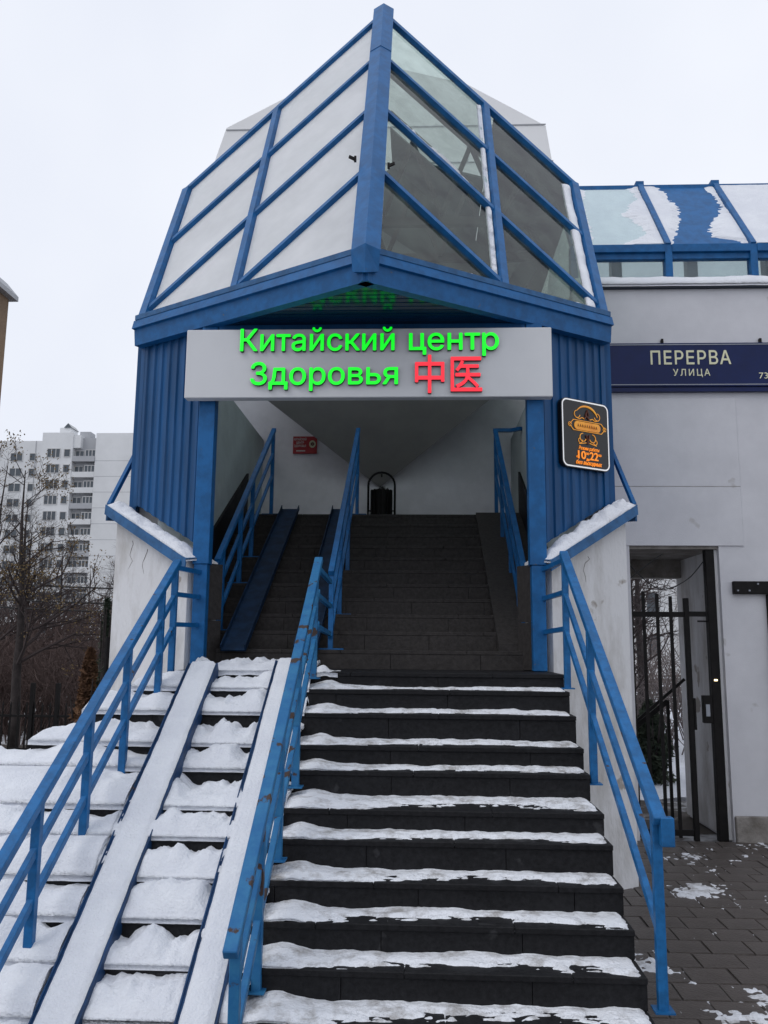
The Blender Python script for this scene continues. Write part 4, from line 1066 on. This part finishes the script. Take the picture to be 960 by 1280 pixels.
def window(x, y, z, w, h, parent, mull=1):
    key = (w, h, mull)
    if key not in wm:
        fr = MB()
        fr.box(-w/2, w/2, -0.10, 0, -h/2, -h/2+0.12); fr.box(-w/2, w/2, -0.10, 0, h/2-0.12, h/2)
        for i in range(mull+2):
            xx = -w/2 + w*i/(mull+1); fr.box(xx-0.06, xx+0.06, -0.09, 0, -h/2+.12, h/2-.12)
        me = bpy.data.meshes.new('window'); me.from_pydata(fr.v, [], fr.f); me.materials.append(MT['far_frame'])
        pn = MB().box(-w/2+.05, w/2-.05, -0.03, 0.02, -h/2+.05, h/2-.05)
        m2 = bpy.data.meshes.new('pane'); m2.from_pydata(pn.v, [], pn.f); m2.materials.append(MT['far_window'])
        wm[key] = (me, m2)
    me, m2 = wm[key]
    o = bpy.data.objects.new('window', me); COL.objects.link(o); o.parent = parent; o.location = V((x, y, z))-OFF[parent.name]
    p = bpy.data.objects.new('pane', m2); COL.objects.link(p); p.parent = o
for k in range(14):
    z = H-3.0-k*2.78
    if z < -1: break
    window(-64.2, 140.0, z, 2.3, 1.7, ab, 2)
    window(-61.9 + 0.1, 140.0, z, 1.1, 1.5, ab, 0)
    window(-72.4, 143.2, z, 2.2, 1.6, ab, 1)
    window(-76.4, 143.2, z, 1.6, 1.6, ab, 1)
    window(-69.4, 143.2, z, 1.2, 1.5, ab, 0)
    # loggias: parapet and glazing of each floor
    MB().box(-60.85, -56.85, 140.05 if k % 4 else 139.85, 141.2, z-1.5, z-0.55).build('loggia_parapet', MT['far_wall'] if k % 3 else MT['far_wall_grey'], ab)
    window(-60.0, 141.15, z+0.05, 1.5, 1.3, ab, 1)
    window(-57.8, 140.4, z+0.05, 1.8, 1.3, ab, 2)
    MB().box(-56.79, -40.0, 139.985, 139.999, z-1.42, z-1.34).build('panel_seam', MT['far_wall_grey'], ab)
for x in (-69.0, -66.5): MB().box(x-.04, x+.04, 143.1, 143.2, 0, H).build('panel_seam', MT['far_wall_grey'], ab)

bb = thing('tan_building', 'tan brick building with pale eaves at the far left edge', 'building', (-26, 32, 0))
MB().box(-34, -21.30, 24, 40, -0.5, 19.4).build('wall', MT['brown_brick'], bb)
MB().prism([(-34.4,24,19.4),(-20.95,24,19.4),(-20.95,24,19.65),(-21.6,24,20.4),(-34.4,24,20.4)], (0,16.3,0)).build('eaves', MT['far_wall_grey'], bb)
hb = thing('low_building', 'pale panel building seen far off through the gate passage', 'building', (14, 60, 0))
MB().box(8, 34, 60, 70, -0.5, 16).build('wall', MT['far_wall'], hb)
for k in range(5):
    for i in range(8): window(10+i*3, 60.0, 2.0+k*3.0, 1.7, 1.6, hb, 1)

# ================================================================== TREES, SHRUBS, FENCE, CABLES
def branch(mb, tips, p, d, L, r, depth, rr, droop=0.0):
    n = 3; pts = [p]; rad = [r]
    for i in range(n):
        d = (d + V((rr.uniform(-.16,.16), rr.uniform(-.16,.16), rr.uniform(-.08,.14)-droop))).normalized()
        p = p + d*(L/n); pts.append(p); rad.append(r*(1-0.45*(i+1)/n))
    mb.tube(pts, rad, 5 if depth > 2 else 3, cap=False)
    tips.append((p, d, depth))
    if depth <= 0: return
    for k in range(rr.choice((2, 3, 3)) if depth > 1 else rr.choice((2, 3))):
        s = rr.uniform(0.3, 1.0); i = min(n-1, int(s*n)); q = pts[i].lerp(pts[i+1], s*n-i)
        ax = d.orthogonal().normalized(); ax.rotate(Matrix.Rotation(rr.uniform(0, 2*PI), 3, d))
        nd = (d*rr.uniform(0.5, 0.9) + ax*rr.uniform(0.5, 0.9) + V((0,0,0.12))).normalized()
        branch(mb, tips, q, nd, L*rr.uniform(0.58, 0.8), max(0.0035, r*rr.uniform(0.42, 0.6)), depth-1, rr, droop)
def make_tree(name, label, loc, h, r, seed, leaves=0, group='bare winter trees', depth=4, leafmat='dead_leaf', lean=0.05):
    rr = random.Random(seed); loc = V(loc)
    t = thing(name, label, 'tree', loc, group)
    tr = MB(); pts = []; n = 7; d = V((rr.uniform(-lean,lean), rr.uniform(-lean,lean), 1)).normalized(); p = loc.copy()
    rads = []
    for i in range(n+1):
        pts.append(p.copy()); rads.append(max(0.008, r*(1-0.93*(i/n))))
        p = p + (d+V((rr.uniform(-.07,.07), rr.uniform(-.07,.07), 0)))*(h/n)
    tr.tube(pts, rads, 7)
    tr.build('trunk', MT['bark'], t, smooth=True)
    cr_ = MB(); tips = []
    for k in range(int(h*3.0)):
        s = rr.uniform(0.22, 0.97); i = min(n-1, int(s*n)); q = pts[i].lerp(pts[i+1], s*n-i)
        a = rr.uniform(0, 2*PI); el = rr.uniform(0.35, 0.9)
        nd = V((math.cos(a), math.sin(a), el)).normalized()
        branch(cr_, tips, q, nd, h*0.24*(1.12-s*0.75), max(0.006, rads[i]*0.45), depth-1, rr)
    cr_.build('crown', MT['twig'], t)
    if leaves:
        lf = MB()
        for _ in range(leaves):
            q, d_, dp = rr.choice(tips); c = q + V((rr.gauss(0,.05), rr.gauss(0,.05), rr.gauss(-.03,.05)))
            u = V((rr.uniform(-1,1), rr.uniform(-1,1), rr.uniform(-1,1))).normalized()*rr.uniform(.012,.026); v = u.orthogonal().normalized()*u.length*0.6
            lf.add([c-u, c+v, c+u, c-v], [(0,1,2,3)])
        lf.build('dead_leaves', MT[leafmat], t, kind='stuff')
    return t
t1 = make_tree('bare_tree', 'nearest bare tree with a few brown leaves left of the steps', (-6.75, 14.0, 0), 4.9, 0.10, 21, leaves=2200, depth=4)
t2 = make_tree('bare_tree', 'thin bare tree at the left picture edge behind the fence', (-8.0, 15.0, 0), 5.2, 0.08, 33, leaves=500, depth=4)
t3 = make_tree('bare_tree', 'leafless tree with dark trunk in front of the apartment block', (-12.5, 24.0, -0.1), 6.5, 0.13, 45, depth=4)
ft = make_tree('bare_tree', 'bare tree in the thicket below the apartment block', (-20, 42, -0.1), 8.0, 0.16, 57, depth=4)
spots = [(-14.5, 30, 1.0, 0.7), (-16.5, 27, 0.75, 2.0), (-24, 55, 1.1, 1.2), (-27, 50, 0.9, 3.3), (-21.5, 60, 1.2, 4.0), (-31, 66, 1.2, 5.2), (-12.6, 36, 0.7, 2.7), (-17.5, 48, 0.85, 0.2), (-25, 38, 0.8, 1.9), (-36, 75, 1.3, 3.0), (-29, 72, 1.1, 2.2)]
ft['label'] = 'bare tree among the thicket at the foot of the apartment block'; ft['group'] = 'trees in the far thicket'
for x, y, s, rz in spots:
    c = copy_tree(ft); c.location = (x, y, -0.1); c.scale = (s, s, s*0.9); c.rotation_euler = (0, 0, rz)
for i, (x, y, s, rz) in enumerate([(4.2, 18, 0.62, 0.5), (5.6, 22, 0.8, 2.5), (5.0, 26, 0.9, 4.5), (7.2, 30, 1.0, 1.5), (3.4, 14.5, 0.4, 3.5)]):
    c = copy_tree(ft); c.location = (x, y, -0.1); c.scale = (s, s, s); c.rotation_euler = (0, 0, rz)
    c['label'] = 'bare tree standing behind the gate passage'; c['group'] = 'trees behind the passage'
# brush: uncountable twiggy undergrowth
def brush(label, boxes, n, seed, m):
    mb = MB(); rr = random.Random(seed)
    for _ in range(n):
        x0, x1, y0, y1, h = rr.choice(boxes); p = V((rr.uniform(x0,x1), rr.uniform(y0,y1), -0.1)); hh = h*rr.uniform(0.35, 1)
        d = V((rr.uniform(-.5,.5), rr.uniform(-.5,.5), 1)); q = p+d*hh*0.5; e = q+(d+V((rr.uniform(-.5,.5),rr.uniform(-.5,.5),0)))*hh*0.5
        r0 = 0.006+0.0007*p.y
        mb.tube([p, q, e], [r0, r0*0.7, r0*0.3], 3, cap=False)
        for k in range(5):
            a = q.lerp(e, rr.random()); mb.tube([a, a+V((rr.uniform(-.5,.5),rr.uniform(-.5,.5),rr.uniform(0,.5)))*hh*0.4], [r0*0.5, r0*0.2], 3, cap=False)
    tag(mb.build('undergrowth', m, kind='stuff'), label, 'undergrowth')
brush('brown twiggy undergrowth behind the left fence', [(-14,-5.2,16,22,2.2), (-24,-7,24,36,3.2), (-40,-10,38,60,5.0)], 4200, 4, MT['brush'])
brush('bare twiggy bushes behind the gate passage', [(2.6,6.5,14.5,20,1.6), (4,12,22,40,3.0)], 520, 6, MT['pale_twig'])
m9 = MB()
heightsheet(m9, V((1.6, 11.3, 0.0)), V((1,0,0)), V((0,1,0)), V((0,0,1)), 9.0, 16.0, lambda u, q: 0.03+0.10*fbm(u*0.5, q*0.5, 7)+0.03*fbm(u*2, q*2, 3), res=0.16, skirt=0.1)
tag(m9.build('snow', MT['snow'], smooth=True), 'snowy yard ground behind the gate passage', 'snow', kind='stuff')

def leafy(name, label, loc, h, wd, seed, m, n=2600, cat='shrub', taper=True, leaf=0.045):
    rr = random.Random(seed); loc = V(loc); t = thing(name, label, cat, loc)
    st_ = MB()
    for k in range(7):
        a = rr.uniform(0, 2*PI); st_.tube([loc, loc+V((math.cos(a)*wd*.2, math.sin(a)*wd*.2, h*.5)), loc+V((math.cos(a)*wd*.3, math.sin(a)*wd*.3, h*rr.uniform(.7,.95)))], [0.03,0.018,0.005], 5)
    st_.build('stem', MT['bark'], t)
    lf = MB()
    for _ in range(n):
        s = rr.random()**0.8; rmax = wd*0.5*((1-s)**0.5 if taper else math.sin(PI*min(1,s*0.9+0.1)))*(0.75+0.35*noise.noise(V((s*4, seed, loc.x))))
        a = rr.uniform(0, 2*PI); rad = rmax*math.sqrt(rr.uniform(0.15, 1)); rad *= 0.8+0.3*noise.noise(V((a*1.2, s*6, seed)))
        c = loc+V((math.cos(a)*rad, math.sin(a)*rad, s*h))
        u = V((rr.uniform(-1,1), rr.uniform(-1,1), rr.uniform(-.4,1))).normalized()*leaf*rr.uniform(.6,1.3); v = u.orthogonal().normalized()*u.length*0.35
        lf.add([c-u, c+v, c+u, c-v], [(0,1,2,3)])
    lf.build('foliage', m, t, kind='stuff')
    return t
leafy('shrub', 'rusty brown conical shrub between the fence and the white pier', (-3.95, 10.0, 0), 1.85, 0.75, 3, MT['rust_leaf'], n=6000)
leafy('young_conifer', 'dark slender young conifer beside the left pier', (-3.75, 9.9, 0.9), 1.55, 0.22, 5, MT['needle'], n=900, cat='tree', leaf=0.05)
leafy('fir_tree', 'snow dusted fir behind the gate bars', (3.35, 12.6, 0), 1.15, 1.0, 6, MT['needle'], n=3500, cat='tree', leaf=0.06)
tag(MB().tube([(-3.60, 9.6, 0.0), (-3.60, 9.6, 2.0)], 0.035, 8).build('metal_post', MT['black_iron']), 'dark metal post beside the left white pier', 'post')

fn = thing('metal_fence', 'dark picket fence behind the snowy left steps', 'fence', (-6, 13, 0))
for x in (-8.4, -7.2, -6.02, -5.62, -4.5, -3.4): MB().bar((x, 13, -.05), (x, 13, 1.30), 0.06, 0.06, (0,1,0)).build('post', MT['black_iron'], fn)
for z in (0.28, 0.78): MB().box(-8.5, -3.3, 12.985, 13.015, z, z+0.035).build('rail', MT['black_iron'], fn)
pk = MB().bar((0,0,0), (0,0,0.9), 0.02, 0.02, (0,1,0)); pk.add([(-.014,-.014,.9),(.014,-.014,.9),(.014,.014,.9),(-.014,.014,.9),(0,0,.97)], [(0,1,4),(1,2,4),(2,3,4),(3,0,4)])
pme = bpy.data.meshes.new('picket'); pme.from_pydata(pk.v, [], pk.f); pme.materials.append(MT['black_iron'])
x = -8.35
while x < -3.4:
    o = bpy.data.objects.new('picket', pme); COL.objects.link(o); o.parent = fn; o.location = V((x, 13, 0.05+random.uniform(-.01,.01)))-OFF[fn.name]; x += 0.125
for i, (za, zb) in enumerate(((3.66, 3.40), (3.26, 3.06), (3.14, 2.84))):
    pts = [(lerp(-22, -2.8, k/12), 20+i*0.3, lerp(za+0.5, zb-0.25, k/12)-0.25*math.sin(PI*k/12)) for k in range(13)]
    tag(MB().tube(pts, 0.02, 5).build('overhead_cable', MT['cable']), ('topmost', 'middle', 'lowest')[i]+' of three black overhead cables crossing behind the left pier', 'cable', 'overhead cables by the left pier')
